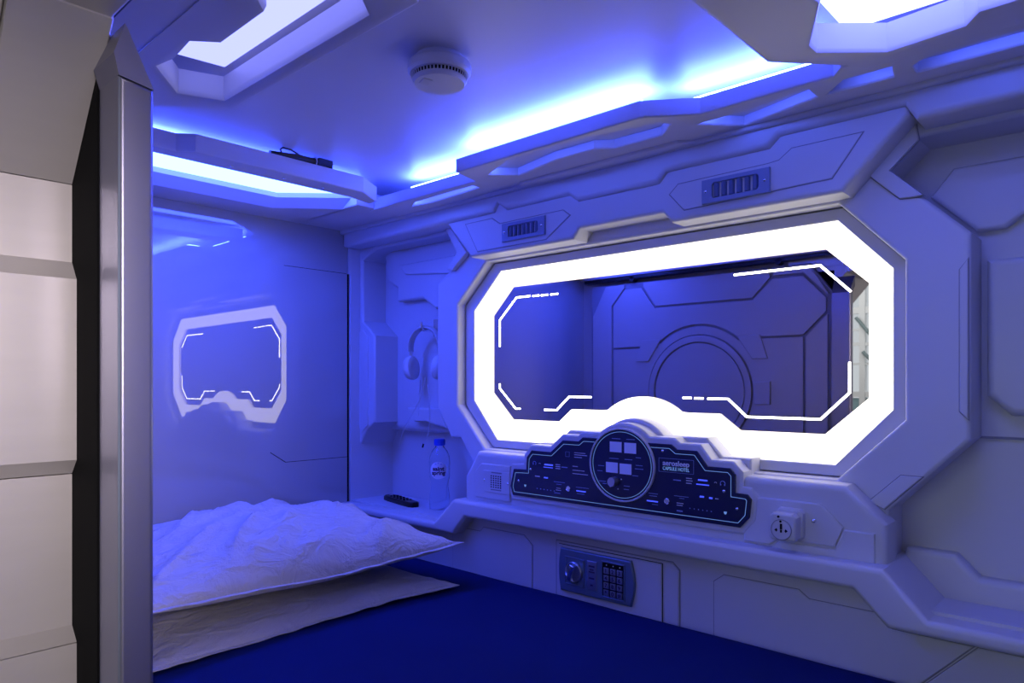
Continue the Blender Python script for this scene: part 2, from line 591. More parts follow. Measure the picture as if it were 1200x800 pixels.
def marks(px, w=0.0042):
    pts = [W(x, y, DM + 0.001) for x, y in px]
    for i in range(len(pts) - 1):
        if abs(pts[i][1] - pts[i + 1][1]) < 0.006:
            pts[i + 1] = (pts[i + 1][0], pts[i][1])
        if abs(pts[i][0] - pts[i + 1][0]) < 0.006:
            pts[i + 1] = (pts[i][0], pts[i + 1][1])
    m = MB()
    # mitred band of constant width
    L_, R_ = [], []
    n = len(pts)
    for i in range(n):
        d1 = Vector((pts[i][0] - pts[i - 1][0], pts[i][1] - pts[i - 1][1])).normalized() if i > 0 else None
        d2 = Vector((pts[i + 1][0] - pts[i][0], pts[i + 1][1] - pts[i][1])).normalized() if i < n - 1 else None
        d1 = d1 or d2
        d2 = d2 or d1
        nn = Vector((-d1.y, d1.x)) + Vector((-d2.y, d2.x))
        nn = nn / (nn.length_squared / 2)
        L_.append((pts[i][0] + nn.x * w / 2, pts[i][1] + nn.y * w / 2))
        R_.append((pts[i][0] - nn.x * w / 2, pts[i][1] - nn.y * w / 2))
    m.prism(L_ + R_[::-1], DM - 0.001, DM + 0.001, bev=0)
    m.build('led_line', M_MARK, mir, smooth=False)


for px in ([(585.5, 406), (585.5, 375), (605, 348.5), (621, 347)], [(624, 346.8), (631.5, 346.2)], [(634, 346), (642, 345.3)], [(645, 345), (653.5, 344.3)],
           [(585.5, 449.5), (585.5, 455), (604, 478.5), (609.5, 479.2)], [(637.5, 480), (652, 480), (666.7, 464.8), (692.7, 464.8)],
           [(860, 322), (961, 311), (997, 341.5)],
           [(800, 466), (810, 466.3)], [(813.5, 466.5), (824, 466.8)],
           [(829, 467), (853, 467.8), (875, 488.3), (961.5, 491.7), (995.5, 460), (995.5, 424)]):
    marks(px)

# ------------------------------------------------------------------ CONTROL CONSOLE
con = thing('control_console', 'dark navy control plate with dial in the middle under the mirror', 'control panel', (1.06, -0.014, -0.284))
DQ = 0.016
MB().prism(panel, 0.011, DQ, bev=0.0012, seg=2).build('plate', M_NAVY, con)
DY = -(DQ + 0.0004)


def band_closed(outline, w, d0, d1):
    o = ccw(outline)
    return MB().prism(o, d0, d1, bev=0, holes=[offset(o, w)])


inl = offset(ccw(panel), 0.0085)
pl = [p for p in inl]
band_closed(inl, 0.0011, DQ - 0.0006, DQ + 0.0003).build('border_line', M_LINE, con, smooth=False)
# raised disc in the middle with its bright ring
RX = 0.087
disc = [(CX1 + RX * math.cos(2 * PI * k / 72), -0.181 + 0.083 * math.sin(2 * PI * k / 72)) for k in range(72)]
MB().prism(disc, 0.012, 0.0215, bev=0.0015, holes=[offset(ccw(disc), 0.0042)], hbev=0.001).build('dial_ring', M_WHITE, con)
MB().prism(offset(ccw(disc), 0.004), 0.012, 0.019, bev=0).build('dial_face', M_NAVY, con)
dl = offset(ccw(disc), 0.0085)
MB().prism(dl, 0.0186, 0.0194, bev=0, holes=[offset(dl, 0.001)]).build('dial_line', M_LINE, con, smooth=False)
# two blank pale stickers above, two below
for (x, y) in ((721.5, 523.5), (738.5, 525), (717, 547.5), (733, 549.5)):
    c = W(x, y, 0.019)
    s = abs(W(x + 14, y, 0.019)[0] - c[0]) / 2
    MB().prism([(c[0] - s, c[1] - 0.0117), (c[0] + s, c[1] - 0.0117), (c[0] + s, c[1] + 0.0117), (c[0] - s, c[1] + 0.0117)], 0.0185, 0.0196, bev=0.0003, seg=1).build('sticker', M_LABEL, con)
kx, kz = W(717.5, 564.5, 0.03)
MB().lathe([(0.0105, 0.018), (0.0105, 0.034), (0.0095, 0.036), (0.0, 0.036)], (kx, 0, kz), '-y', 32).build('knob', M_STEEL, con)
for k in range(3):
    th = [0.35, -1.1, 3.9][k]
    px_, pz_ = kx + 0.018 * math.cos(th), kz + 0.018 * math.sin(th)
    MB().lathe([(0.0016, 0.0185), (0.0016, 0.0197), (0, 0.0197)], (px_, 0, pz_), '-y', 10).build('dial_mark', M_INKW, con)


def bar(x, y, w, hh, mat=M_INK, name='print_line', d=None, px_size=True):
    d = DQ if d is None else d
    c = W(x, y, d)
    e = W(x + w, y, d)
    ww = abs(e[0] - c[0])
    hz = hh * 0.00140
    MB().prism([(c[0], c[1] - hz / 2), (c[0] + ww, c[1] - hz / 2), (c[0] + ww, c[1] + hz / 2), (c[0], c[1] + hz / 2)], d - 0.0005, d + 0.0003, bev=0).build(name, mat, con, smooth=False)


# printing on the plate: small lines of unreadable print and lit keys, where the photo shows them
LIT = [(638, 544, 10, 2.6), (637, 547, 11, 1.2), (637.5, 559.3, 4.6, 2.2), (675.5, 574.8, 11, 2.0), (758, 586.2, 13, 2.0), (818, 562, 11, 2.2), (816, 567, 15, 1.6), (820, 581.5, 5, 2.4), (831, 583.2, 4, 2.4)]
for q in LIT:
    bar(*q, mat=M_KEYGLOW, name='lit_key')
PRN = [(651, 544.0, 5.5, 1.1), (651, 546.3, 5.5, 1.1), (651, 548.6, 5.5, 1.1), (673, 530.2, 13, 0.9), (673, 532.6, 15, 0.9), (673, 535.4, 9, 0.9), (671, 546, 6, 0.9), (671, 550.5, 14, 0.9), (671, 554.5, 18, 0.9),
       (627, 557.5, 5.5, 1.6), (652, 571.5, 5, 1.0), (651.5, 573.8, 6, 1.0), (804, 560.0, 7, 1.1), (804, 562.8, 7.5, 1.1), (804, 565.8, 6.5, 1.1), (838, 584.0, 4, 0.9), (793, 589.0, 8, 1.0), (793, 591.5, 7, 1.0)]
for q in PRN:
    bar(*q, mat=M_INKW, name='print_line')
PRB = [(658, 547, 7, 1.5), (649, 564, 13, 0.8), (652, 567, 6, 0.8), (675, 570.5, 15, 0.8), (676, 578, 9, 0.8), (760, 577.5, 11, 0.9), (761, 580.4, 9, 0.9), (764, 590.5, 7, 0.8), (789, 562, 9, 1.5), (790, 580.5, 17, 0.8), (796, 583.5, 6, 0.8), (793, 598, 7, 2.0), (649.5, 577, 7, 1.2)]
for q in PRB:
    bar(*q, mat=M_INK, name='print_line')
for i in range(6):
    bar(629 + i * 4, 572.0 + i * 0.6, 1.1, 1.6, mat=M_INK, name='slider_dot')
    bar(808 + i * 5, 595.3 + i * 0.75, 1.1, 1.6, mat=M_INK, name='slider_dot')
for (x, y, w_) in ((717, 513.5, 10), (734, 514.5, 10), (714, 536.5, 11), (732, 538, 9), (701, 545, 7), (700, 551, 6), (702, 563, 8), (706, 566, 5), (745, 545, 8), (744, 549, 10), (741, 557, 7), (731, 569, 7), (731, 573, 6), (745, 536, 6)):
    bar(x, y, w_, 0.9, mat=M_INK, name='print_line', d=0.0192)
# framed name plate
nx0, nz0 = W(772, 536.5, DQ)
nx1, nz1 = W(813, 554, DQ)
nzT, nzB = nz0 + 0.001, W(772, 551.5, DQ)[1] - 0.001
MB().prism([(nx0, nzB), (nx1, nzB), (nx1, nzT), (nx0, nzT)], DQ - .0005, DQ + .0003, bev=0, holes=[offset(ccw([(nx0, nzB), (nx1, nzB), (nx1, nzT), (nx0, nzT)]), 0.0007)]).build('name_frame', M_INK, con, smooth=False)
lettering('name_lettering', 'aerosleep', 0.0155, M_INKW, con, ((nx0 + nx1) / 2, DY, nzT - 0.0105), width=(nx1 - nx0) * 0.76, bold=0.0003)
lettering('name_lettering', 'CAPSULE HOTEL', 0.0105, M_LINE, con, ((nx0 + nx1) / 2, DY, nzB + 0.0075), width=(nx1 - nx0) * 0.76)
# small framed sign at the left
sx, sz = W(665, 532, DQ)
sq = [(sx - .006, sz - .006), (sx + .006, sz - .006), (sx + .006, sz + .006), (sx - .006, sz + .006)]
MB().prism(sq, DQ - .0005, DQ + .0003, bev=0, holes=[offset(ccw(sq), 0.0006)]).build('sign_frame', M_INK, con, smooth=False)


def headset_icon(x, y, s):
    c = W(x, y, DQ)
    m = MB()
    path = [(c[0] + s * math.cos(math.radians(a)), DY, c[1] + s * math.sin(math.radians(a))) for a in range(-20, 201, 20)]
    m.tube(path, s * 0.16, 6)
    for sg in (-1, 1):
        m.tube([(c[0] + sg * s * 0.85, DY, c[1] - s * 0.75), (c[0] + sg * s * 0.85, DY, c[1] - s * 0.15)], s * 0.26, 8)
    m.build('headset_symbol', M_INK, con)


headset_icon(626.5, 542.5, 0.0048)
headset_icon(847, 566.5, 0.0052)
for (x, y) in ((632.5, 543.3), (838.5, 565.8)):
    c = W(x, y, DQ)
    MB().tube([(c[0] + .0022 * math.cos(math.radians(a)), DY, c[1] + .0022 * math.sin(math.radians(a))) for a in range(0, 181, 30)], 0.0005, 6).build('arc_symbol', M_INKW, con)
# cup shaped symbols at the ends
for (x, y) in ((615.5, 568.8), (850, 600.8)):
    c = W(x, y, DQ)
    MB().prism([(c[0] - .0036, c[1] + .0026), (c[0] - .0018, c[1] - .0028), (c[0] + .0018, c[1] - .0028), (c[0] + .0036, c[1] + .0026)], DQ - .0005, DQ + .0003, bev=0).build('cup_symbol', M_LINE, con, smooth=False)
# round push buttons and dome headed screws
for (x, y) in ((666.5, 572.3), (782, 587)):
    c = W(x, y, DQ)
    MB().lathe([(0.0066, DQ - .001), (0.0066, DQ + .003), (0.0054, DQ + .0042), (0.0046, DQ + .003), (0.0, DQ + .003)], (c[0], 0, c[1]), '-y', 28).build('push_button', M_CHROME, con)


def dome_screw(px, parent, d, r=0.0034, world=None):
    c = world or W(px[0], px[1], d)
    MB().lathe([(r, d - .001), (r, d + .0008), (r * .85, d + r * .55), (r * .5, d + r * .85), (0, d + r * .95)], (c[0], 0, c[1]), '-y', 18).build('screw', M_CHROME, parent)


for p in ((622, 549.5), (608, 563), (776.7, 528), (848.5, 575.3), (863.8, 596)):
    dome_screw(p, con, DQ)

# ------------------------------------------------------------------ SPEAKER PLATE
spk = thing('speaker_plate', 'small white speaker grille plate left of the control console', 'speaker', (0.68, -0.014, -0.284))
DS = DB + 0.0065
MB().prism([(0.634, -0.285), (0.729, -0.285), (0.729, -0.229), (0.634, -0.229)], DS - .001, DS + .0022, bev=0.001, seg=2).build('plate', M_WHITE, spk)
hol = MB()
for i in range(5):
    for j in range(6):
        hol.prism([(0.664 + i * 0.0085 + 0.0026 * math.cos(2 * PI * k / 8), -0.242 - j * 0.0058 + 0.0019 * math.sin(2 * PI * k / 8)) for k in range(8)], DS, DS + .0026, bev=0)
hol.build('grille_holes', M_GAP, spk)
MB().prism([(0.662, -0.2795), (0.700, -0.2795), (0.700, -0.2765), (0.662, -0.2765)], DS, DS + .0026, bev=0).build('print_line', M_GROOVE, spk)
MB().prism([(0.664, -0.2345), (0.702, -0.2345), (0.702, -0.2315), (0.664, -0.2315)], DS, DS + .0026, bev=0).build('print_line', M_GROOVE, spk)
for wx, wz in ((0.638, -0.256), (0.7245, -0.257)):
    dome_screw(None, spk, DS + .002, 0.0034, (wx, wz))

# ------------------------------------------------------------------ POWER SOCKET
sock = thing('power_socket', 'white universal power socket right of the control console', 'power socket', (1.456, -0.012, -0.293))
D0 = DB + 0.005
rr = [(1.436, -0.290), (1.474, -0.290), (1.480, -0.284), (1.480, -0.240), (1.474, -0.233), (1.436, -0.233), (1.430, -0.240), (1.430, -0.284)]
MB().prism(rr, D0 - .002, D0 + 0.011, bev=0.003).build('back_box', M_WHITE, sock)
rr2 = [(1.430, -0.291), (1.470, -0.291), (1.475, -0.286), (1.475, -0.247), (1.468, -0.240), (1.432, -0.240), (1.425, -0.247), (1.425, -0.286)]
MB().prism(rr2, D0 + .010, D0 + 0.034, bev=0.005, seg=4).build('housing', M_WHITE, sock)
fc = (1.449, -0.2705)
cr = [(fc[0] + 0.0195 * math.cos(2 * PI * k / 40), fc[1] + 0.0195 * math.sin(2 * PI * k / 40)) for k in range(40)]
MB().prism(cr, D0 + .030, D0 + 0.0355, bev=0.001, holes=[offset(ccw(cr), 0.0012)], hbev=0).build('face_ring', M_GROOVE, sock)
MB().prism(offset(ccw(cr), 0.0012), D0 + .030, D0 + 0.0352, bev=0.0008, seg=1).build('face', M_WHITE, sock)
DSK = D0 + 0.0356
for pts in ([(-.0022, .001), (.0022, .001), (.0022, .0115), (-.0022, .0115)], [(-.0085, -.0045), (-.0125, -.001), (-.0085, .0025), (-.0065, -.001)], [(.0085, -.0045), (.0065, -.001), (.0085, .0025), (.0125, -.001)], [(-.0018, -.005), (.0018, -.005), (.0018, .0005), (-.0018, .0005)]):
    MB().prism([(fc[0] + a, fc[1] + b_) for a, b_ in pts], D0 + .034, DSK, bev=0).build('slot', M_GAP, sock, smooth=False)
for k in (0.0155, 0.024):
    MB().lathe([(0.0022, D0 + .03), (0.0022, D0 + .0358), (0, D0 + .0358)], (fc[0] - .001 - (k - .0155) * .5, 0, fc[1] + k), '-y', 12).build('pin_hole', M_GAP, sock)
for wx, wz in ((1.421, -0.250), (1.4965, -0.2525)):
    dome_screw(None, sock, D0, 0.0050, (wx, wz))

# ------------------------------------------------------------------ AIR VENTS


def vent(x0, x1, z0, z1, label, blades):
    v = thing('air_vent', label, 'air vent', ((x0 + x1) / 2, -DF, z0), 'air vents above the mirror')
    d = DF + 0.002
    fr = [(x0, z0), (x1, z0), (x1, z1), (x0, z1)]
    ix0, ix1, iz0, iz1 = x0 + 0.022, x1 - 0.022, z0 + 0.010, z1 - 0.009
    op = []
    for cx_, cz_, a0 in ((ix1 - .006, iz1 - .006, 0), (ix0 + .006, iz1 - .006, 90), (ix0 + .006, iz0 + .006, 180), (ix1 - .006, iz0 + .006, 270)):
        for k in range(5):
            a = math.radians(a0 + 22.5 * k)
            op.append((cx_ + .006 * math.cos(a), cz_ + .006 * math.sin(a)))
    MB().prism(fr, d - .003, d + .006, bev=0.0015, holes=[op], hbev=0.002).build('frame', M_VENT, v)
    MB().prism(fr, d - .004, d - .002, bev=0).build('duct', M_BLACK, v)
    n = blades
    wv = (ix1 - ix0) / n
    for k in range(n):
        a = ix0 + wv * (k + 0.12)
        bx = a + wv * 0.80
        m = MB()
        vs, fs = [], []
        S = 8
        for i in range(S + 1):
            t = i / S
            xx = a + (bx - a) * t
            dd = d - .001 + 0.0075 * math.sin(PI * t) ** 0.6
            vs += [(xx, -dd, iz0 + .001), (xx, -dd, iz1 - .001), (xx, -(d - .003), iz1 - .001), (xx, -(d - .003), iz0 + .001)]
        for i in range(S):
            for q in range(4):
                r = (q + 1) % 4
                fs.append((i * 4 + q, i * 4 + r, (i + 1) * 4 + r, (i + 1) * 4 + q))
        fs.append((0, 1, 2, 3))
        fs.append(tuple(S * 4 + q for q in range(4)))
        m.add(vs, fs)
        m.build('louvre', M_VENTD, v)
    for wx in (x0 + .009, x1 - .009):
        dome_screw(None, v, d + .006, 0.0036, (wx, (z0 + z1) / 2))
    return v


vent(0.716, 0.860, 0.3655, 0.412, 'blue grey air vent above the left end of the mirror', 7)
vent(1.279, 1.420, 0.3655, 0.414, 'blue grey air vent above the right half of the mirror', 6)

# ------------------------------------------------------------------ SAFE
safe = thing('wall_safe', 'hotel safe with dial and keypad set in the wall below the console', 'safe', (1.04, -0.004, -0.51))
MB().prism([(0.8735, -0.562), (0.8735, -0.3805), (1.197, -0.3805), (1.2145, -0.396), (1.2145, -0.562)], -0.003, 0.001, bev=0).build('body_gap', M_GROOVE, safe, smooth=False)
MB().prism([(0.876, -0.56), (0.876, -0.383), (1.196, -0.383), (1.212, -0.397), (1.212, -0.56)], -0.003, 0.0035, bev=0.003).build('body', M_WHITE, safe)
dr = [(0.886, -0.55), (0.886, -0.3875), (1.174, -0.3875), (1.174, -0.55)]
MB().prism(dr, 0.0, 0.0045, bev=0).build('door_gap', M_GAP, safe)
dr2 = offset(ccw(dr), 0.0014)
door = MB().prism(dr2, 0.001, 0.0075, bev=0.0015).build('door', M_WHITE, safe)
kp = []
for k in range(9):
    t = k / 8
    kp.append((1.098 + 0.010 * math.sin(PI * t), -0.497 + 0.103 * t))
kp += [(1.085, -0.389)] if False else []
for k in range(9):
    t = k / 8
    kp.append((0.897 - 0.006 * math.sin(PI * t), -0.394 - 0.103 * t))
MB().prism(kp, 0.006, 0.0145, bev=0.004, seg=4).build('keypad_plate', M_SAFE, safe)
DK = 0.0146
kc = (0.940, -0.4465)
sqp = [(0.912, -0.479), (0.970, -0.479), (0.970, -0.412), (0.912, -0.412)]
MB().prism(sqp, DK - .002, DK + .0018, bev=0.0012, holes=[offset(ccw(sqp), 0.003)], hbev=0.001).build('dial_frame', M_SAFE, safe)
dial = MB().lathe([(0.0245, DK - .001), (0.0245, DK + .004), (0.0225, DK + .006), (0.021, DK + .0035), (0.0, DK + .0035)], (kc[0], 0, kc[1]), '-y', 40).build('dial', M_STEEL, safe)
gp = [(-.020, -.0065), (.020, -.0065), (.020, .0065), (-.020, .0065)]
rot = math.radians(72)
gp = [(kc[0] + a * math.cos(rot) - c_ * math.sin(rot), kc[1] + a * math.sin(rot) + c_ * math.cos(rot)) for a, c_ in gp]
MB().prism(gp, DK + .003, DK + .019, bev=0.004).build('dial_grip', M_CHROME, safe)
lp = [(0.9785, -0.479), (1.006, -0.479), (1.006, -0.412), (0.9785, -0.412)]
lab = MB().prism(lp, DK - .001, DK + .0012, bev=0.0008, seg=1).build('label_plate', M_STEEL, safe)
for zz, ww in ((-.424, .017), (-.432, .012), (-.437, .017), (-.452, .015), (-.468, .008)):
    MB().prism([(0.992 - ww / 2, zz - .0018), (0.992 + ww / 2, zz - .0018), (0.992 + ww / 2, zz + .0018), (0.992 - ww / 2, zz + .0018)], DK, DK + .0015, bev=0).build('print_line', M_PRINT, safe, smooth=False)
kf = [(1.020, -0.488), (1.084, -0.488), (1.084, -0.405), (1.020, -0.405)]
MB().prism(kf, DK - .001, DK + .0028, bev=0.0012, holes=[offset(ccw(kf), 0.003)], hbev=0.0008).build('keypad_frame', M_SAFE, safe)
MB().prism(offset(ccw(kf), 0.0025), DK - .001, DK + .0006, bev=0).build('keypad_well', M_GAP, safe)
keys = '123456789*0#'
for r in range(4):
    for c in range(3):
        x0 = 1.0265 + c * 0.0183
        z1 = -0.4195 - r * 0.0168
        k = MB().prism([(x0, z1 - .0138), (x0 + .0146, z1 - .0138), (x0 + .0146, z1), (x0, z1)], DK, DK + .0034, bev=0.0012, seg=2).build('key', M_STEEL, safe)
        lettering('key_digit', keys[r * 3 + c], 0.0125, M_PRINT, safe, (x0 + .0073, -(DK + .0036), z1 - .0070), bold=0.0002).parent = k
for c in range(3):
    MB().lathe([(0.0016, DK), (0.0016, DK + .0016), (0, DK + .002)], (1.034 + c * .0183, 0, -0.4135), '-y', 10).build('indicator_lamp', M_INKW, safe)

# ------------------------------------------------------------------ END WALL (far), glossy
wf = struct('wall_back', 'glossy white end wall reflecting the mirror light frame', 'wall')
MB().prism([(-1.20, -0.70), (-0.004, -0.70), (-0.004, 0.60), (-1.20, 0.60)], -0.08, -0.006, 'far', bev=0).build('backing', M_GAP, wf)
ztop, zlow = 0.362, -0.238
g_ = 0.0008
face = [(-1.19, -0.70), (-0.014, -0.70), (-0.014, zlow - g_), (-0.236, zlow - g_), (-0.286, -0.205 - g_), (-0.284, -0.205 + g_), (-0.234, zlow + g_), (-0.014, zlow + g_),
        (-0.014, ztop - g_), (-0.24, ztop - g_), (-0.24, ztop + g_), (-0.014, ztop + g_), (-0.014, 0.60), (-1.19, 0.60)]
MB().prism(face, -0.02, 0.0, 'far', bev=0).build('gloss_panel', M_GLOSS, wf, smooth=False)
MB().prism([(-0.0115, ztop), (-0.0005, ztop), (-0.0005, 0.50), (-0.0115, 0.50)], -0.02, 0.003, 'far', bev=0.001).build('corner_trim', M_WHITE, wf)

# ------------------------------------------------------------------ CEILING
ZCL = 0.562
ceil = struct('ceiling', 'white capsule ceiling with stepped panels and lit coves', 'ceiling')
MB().prism([(-0.06, -1.16), (2.20, -1.16), (2.20, 0.17), (-0.06, 0.17)], -ZCL - 0.06, -ZCL, 'ceil', bev=0).build('ceiling_panel', M_CEIL, ceil)
ZB = 0.495


def CP(pts, z=ZB):
    return snap([Cc(x, y, z) for x, y in pts])


# border along the long wall with blue lit channels
cut1 = CP([(572, 206), (607, 206), (653, 188), (694, 174), (720, 174), (775, 159), (785, 146), (770, 145), (692, 161), (645, 174), (594, 188)])
cut2 = CP([(817, 147), (872, 147.5), (957, 114), (945, 105), (880, 128)])
cut3 = CP([(968, 110), (1048, 92), (1045, 79), (990, 94)])
cutL = [(0.42, -0.085), (0.47, -0.112), (0.60, -0.118), (0.70, -0.118), (0.70, -0.094), (0.50, -0.080)]
cutR = [(1.685, -0.085), (1.685, -0.115), (1.71, -0.135), (1.90, -0.135), (1.90, -0.085)]
sideslab = [(0.30, -0.140), (0.735, -0.140), (0.735, -0.152), (0.752, -0.222), (1.255, -0.222), (1.345, -0.160), (1.58, -0.160), (1.60, -0.185), (2.13, -0.185), (2.13, -0.02), (0.30, -0.02)]
MB().prism(sideslab, -0.527, -ZB, 'ceil', bev=0.004, holes=[cut1, cut2, cut3, cutL, cutR], hbev=0.005, seg=3).build('side_border', M_CEIL, ceil)
MB().prism([(0.0, -0.20), (0.32, -0.20), (0.32, -0.02), (0.0, -0.02)], -0.54, -0.498, 'ceil', bev=0.004).build('corner_border', M_CEIL, ceil)
MB().prism(offset(ccw(sideslab), 0.006), -0.5255, -0.514, 'ceil', bev=0).build('channel_roof', M_CEIL, ceil)
# stepped bead between border and cornice
MB().prism([(0.0, -0.030), (0.775, -0.030), (0.815, -0.068), (1.245, -0.068), (1.29, -0.030), (2.13, -0.030), (2.13, 0.02), (0.0, 0.02)], -0.53, -0.488, 'ceil', bev=0.005).build('border_bead', M_CEIL, ceil)


# far cove lip along the end wall
lipm = MB()
lip = [(0.0, 0.498), (0.118, 0.498), (0.150, 0.522), (0.150, 0.535), (0.0, 0.535)]
vs = []
for y in (-1.12, -0.345):
    vs += [(x, y, z) for x, z in lip]
vs += [(0.0, -0.19, 0.498), (0.26, -0.19, 0.498), (0.295, -0.20, 0.522), (0.295, -0.20, 0.535), (0.0, -0.19, 0.535)]
n = len(lip)
fs = []
for s_ in range(2):
    for i in range(n):
        j = (i + 1) % n
        fs.append((s_ * n + i, s_ * n + j, (s_ + 1) * n + j, (s_ + 1) * n + i))
fs += [tuple(range(n)), tuple(range(2 * n, 3 * n))]
lipm.add(vs, fs)
lipm.build('end_border', M_CEIL, ceil)

# front slab over the entry, with its octagonal slot
slotA = CP([(180.5, 79.5), (206, 112), (263, 121), (437, 22)])
slotA += [(1.236, -0.835), (1.236, -0.905)]
slotA += CP([(303, 0), (308, 16.5), (255.5, 51), (219.5, 49.5), (197, 69)])
slab = [(0.30, -1.11), (0.30, -0.98), (0.52, -0.98), (0.62, -0.87), (0.655, -0.855), (0.735, -0.757), (1.262, -0.757), (1.29, -0.79), (1.34, -0.79), (1.34, -1.11)]
MB().prism(slab, -0.540, -ZB, 'ceil', bev=0.003, holes=[offset(ccw(slotA), 0.006)], hbev=0.012, seg=2).build('entry_border', M_CEIL, ceil)
MB().prism([(0.76, -0.951), (1.33, -0.951), (1.33, -0.955), (0.76, -0.955)], -0.50, -ZB + 0.0015, 'ceil', bev=0).build('border_seam', M_CEIL, ceil)
# cross slab at the foot end, with its octagonal slot
slotB = [(1.63, -0.50), (1.645, -0.40), (1.592, -0.290), (1.592, -0.262), (1.668, -0.193), (1.769, -0.203), (1.79, -0.235), (1.90, -0.235), (1.90, -0.50)]
cross = [(1.519, -1.05), (1.519, -0.276), (1.60, -0.186), (1.63, -0.150), (2.13, -0.150), (2.13, -1.05)]
MB().prism(cross, -0.540, -ZB + 0.0005, 'ceil', bev=0.012, holes=[slotB], hbev=0.008, seg=2).build('cross_border', M_CEIL, ceil)

# ------------------------------------------------------------------ COVE LIGHTS
cl = thing('ceiling_light', 'lit ceiling cove beside the end wall, with the black cable on its bar', 'ceiling light', (0.3, -0.60, 0.50), 'blue ceiling cove lights')
bar_o = [(0.385, -1.10), (0.425, -1.10), (0.425, -0.73), (0.452, -0.70), (0.452, -0.27), (0.40, -0.19), (0.365, -0.19), (0.385, -0.27)]
MB().prism(bar_o, -0.535, -ZB, 'ceil', bev=0.004).build('bar', M_CEIL, cl)
MB().prism([(0.02, -1.08), (0.37, -1.08), (0.37, -0.22), (0.22, -0.20), (0.02, -0.22)], -0.556, -0.546, 'ceil', bev=0).build('diffuser', M_LED, cl, smooth=False)
for (x, y) in ((272, 191.5), (380, 217.5), (334, 205.5)):
    c = Cc(x, y, 0.50)
    MB().lathe([(0.004, 0.492), (0.005, 0.50), (0.004, 0.506)], (c[0] - .004, c[1], 0), 'z', 10).build('bar_clip', M_STEEL, cl)

cl = thing('ceiling_light', 'long bright blue ceiling cove above the mirror', 'ceiling light', (1.0, -0.17, 0.527), 'blue ceiling cove lights')
sm = MB()
sm.prism([(0.47, -0.128), (0.73, -0.128), (0.73, -0.10), (0.47, -0.10)], -0.5345, -0.529, 'ceil', bev=0)
sm.prism([(0.77, -0.205), (1.25, -0.205), (1.25, -0.165), (0.77, -0.165)], -0.5345, -0.529, 'ceil', bev=0)
sm.prism([(1.30, -0.150), (1.56, -0.150), (1.56, -0.125), (1.30, -0.125)], -0.5345, -0.529, 'ceil', bev=0)
sm.build('led_strip', M_STRIP, cl, smooth=False)
# weak glowing strips, added out of view to brighten the border channels
ch = MB()
for hole in (cut1, cut2, cut3, cutL, cutR):
    o_ = ccw(hole)
    # the sides of the channel nearest the room carry the added strip
    for k in range(len(o_)):
        a, b_ = o_[k], o_[(k + 1) % len(o_)]
        if b_[0] - a[0] > 0.03 and abs(b_[1] - a[1]) < 0.6 * (b_[0] - a[0]):
            ch.prism([(a[0] + .004, a[1] + .0005), (b_[0] - .004, b_[1] + .0005), (b_[0] - .004, b_[1] + .003), (a[0] + .004, a[1] + .003)], -0.5135, -0.508, 'ceil', bev=0)
ch.build('channel_fill', M_CUTFILL, cl, smooth=False)

cl = thing('ceiling_light', 'blue lit octagonal slot in the ceiling by the entry', 'ceiling light', (1.0, -0.86, 0.54), 'blue ceiling cove lights')
MB().prism([(0.76, -0.93), (1.30, -0.93), (1.30, -0.79), (0.78, -0.79)], -0.556, -0.548, 'ceil', bev=0).build('diffuser', glow('soft_blue_white_diffuser', (0.23, 0.25, 1.0), 2.6), cl, smooth=False)
MB().prism([(0.18, -1.045), (0.84, -1.045), (0.84, -1.030), (0.18, -1.030)], -0.494, -0.487, 'ceil', bev=0).build('led_strip', glow('blue_header_strip', BLUE, 48.0), cl, smooth=False)
cl = thing('ceiling_light', 'blue lit ceiling slot at the top right, over the foot end', 'ceiling light', (1.7, -0.3, 0.54), 'blue ceiling cove lights')
MB().prism([(1.61, -0.46), (1.88, -0.46), (1.88, -0.19), (1.61, -0.19)], -0.556, -0.548, 'ceil', bev=0).build('diffuser', glow('blue_white_slot_diffuser', (0.13, 0.16, 1.0), 9.5), cl, smooth=False)

# ------------------------------------------------------------------ SMOKE DETECTOR
sd = thing('smoke_detector', 'white round smoke detector on the capsule ceiling', 'smoke detector', (1.055, -0.535, ZCL))
dc = Cc(515, 89.5, 0.53)
sc_ = (dc[0], dc[1], 0)
MB().lathe([(0.041, ZCL), (0.041, ZCL - .012), (0.039, ZCL - .013)], sc_, 'z', 48).build('mount', M_WHITE, sd)
MB().lathe([(0.040, ZCL - .010), (0.052, ZCL - .011), (0.0545, ZCL - .015), (0.0545, ZCL - .026), (0.051, ZCL - .031), (0.0475, ZCL - .032)], sc_, 'z', 48).build('body', M_WHITE, sd)
MB().lathe([(0.046, ZCL - .030), (0.046, ZCL - .040)], sc_, 'z', 48).build('smoke_chamber', M_GAP, sd)
fins = MB()
for k in range(48):
    a = 2 * PI * k / 48
    ca_, sa_ = math.cos(a), math.sin(a)
    p0 = Vector((sc_[0] + 0.0475 * ca_, sc_[1] + 0.0475 * sa_, ZCL - .030))
    fins.tube([p0, p0 + Vector((-0.0015 * ca_, -0.0015 * sa_, -0.010))], 0.0011, 5)
fins.build('vent_fins', M_WHITE, sd)
MB().lathe([(0.0455, ZCL - .037), (0.0465, ZCL - .039), (0.0465, ZCL - .041), (0.043, ZCL - .046), (0.0, ZCL - .047)], sc_, 'z', 48).build('cover', M_WHITE, sd)
MB().prism([(sc_[0] - .018, sc_[1] - .030), (sc_[0] + .002, sc_[1] - .036), (sc_[0] + .006, sc_[1] - .020), (sc_[0] - .014, sc_[1] - .014)], -ZCL + .046, -ZCL + .0476, 'ceil', bev=0.0003, seg=1).build('test_button', plastic('pale_grey_button', (0.55, 0.55, 0.58), 0.5), sd)

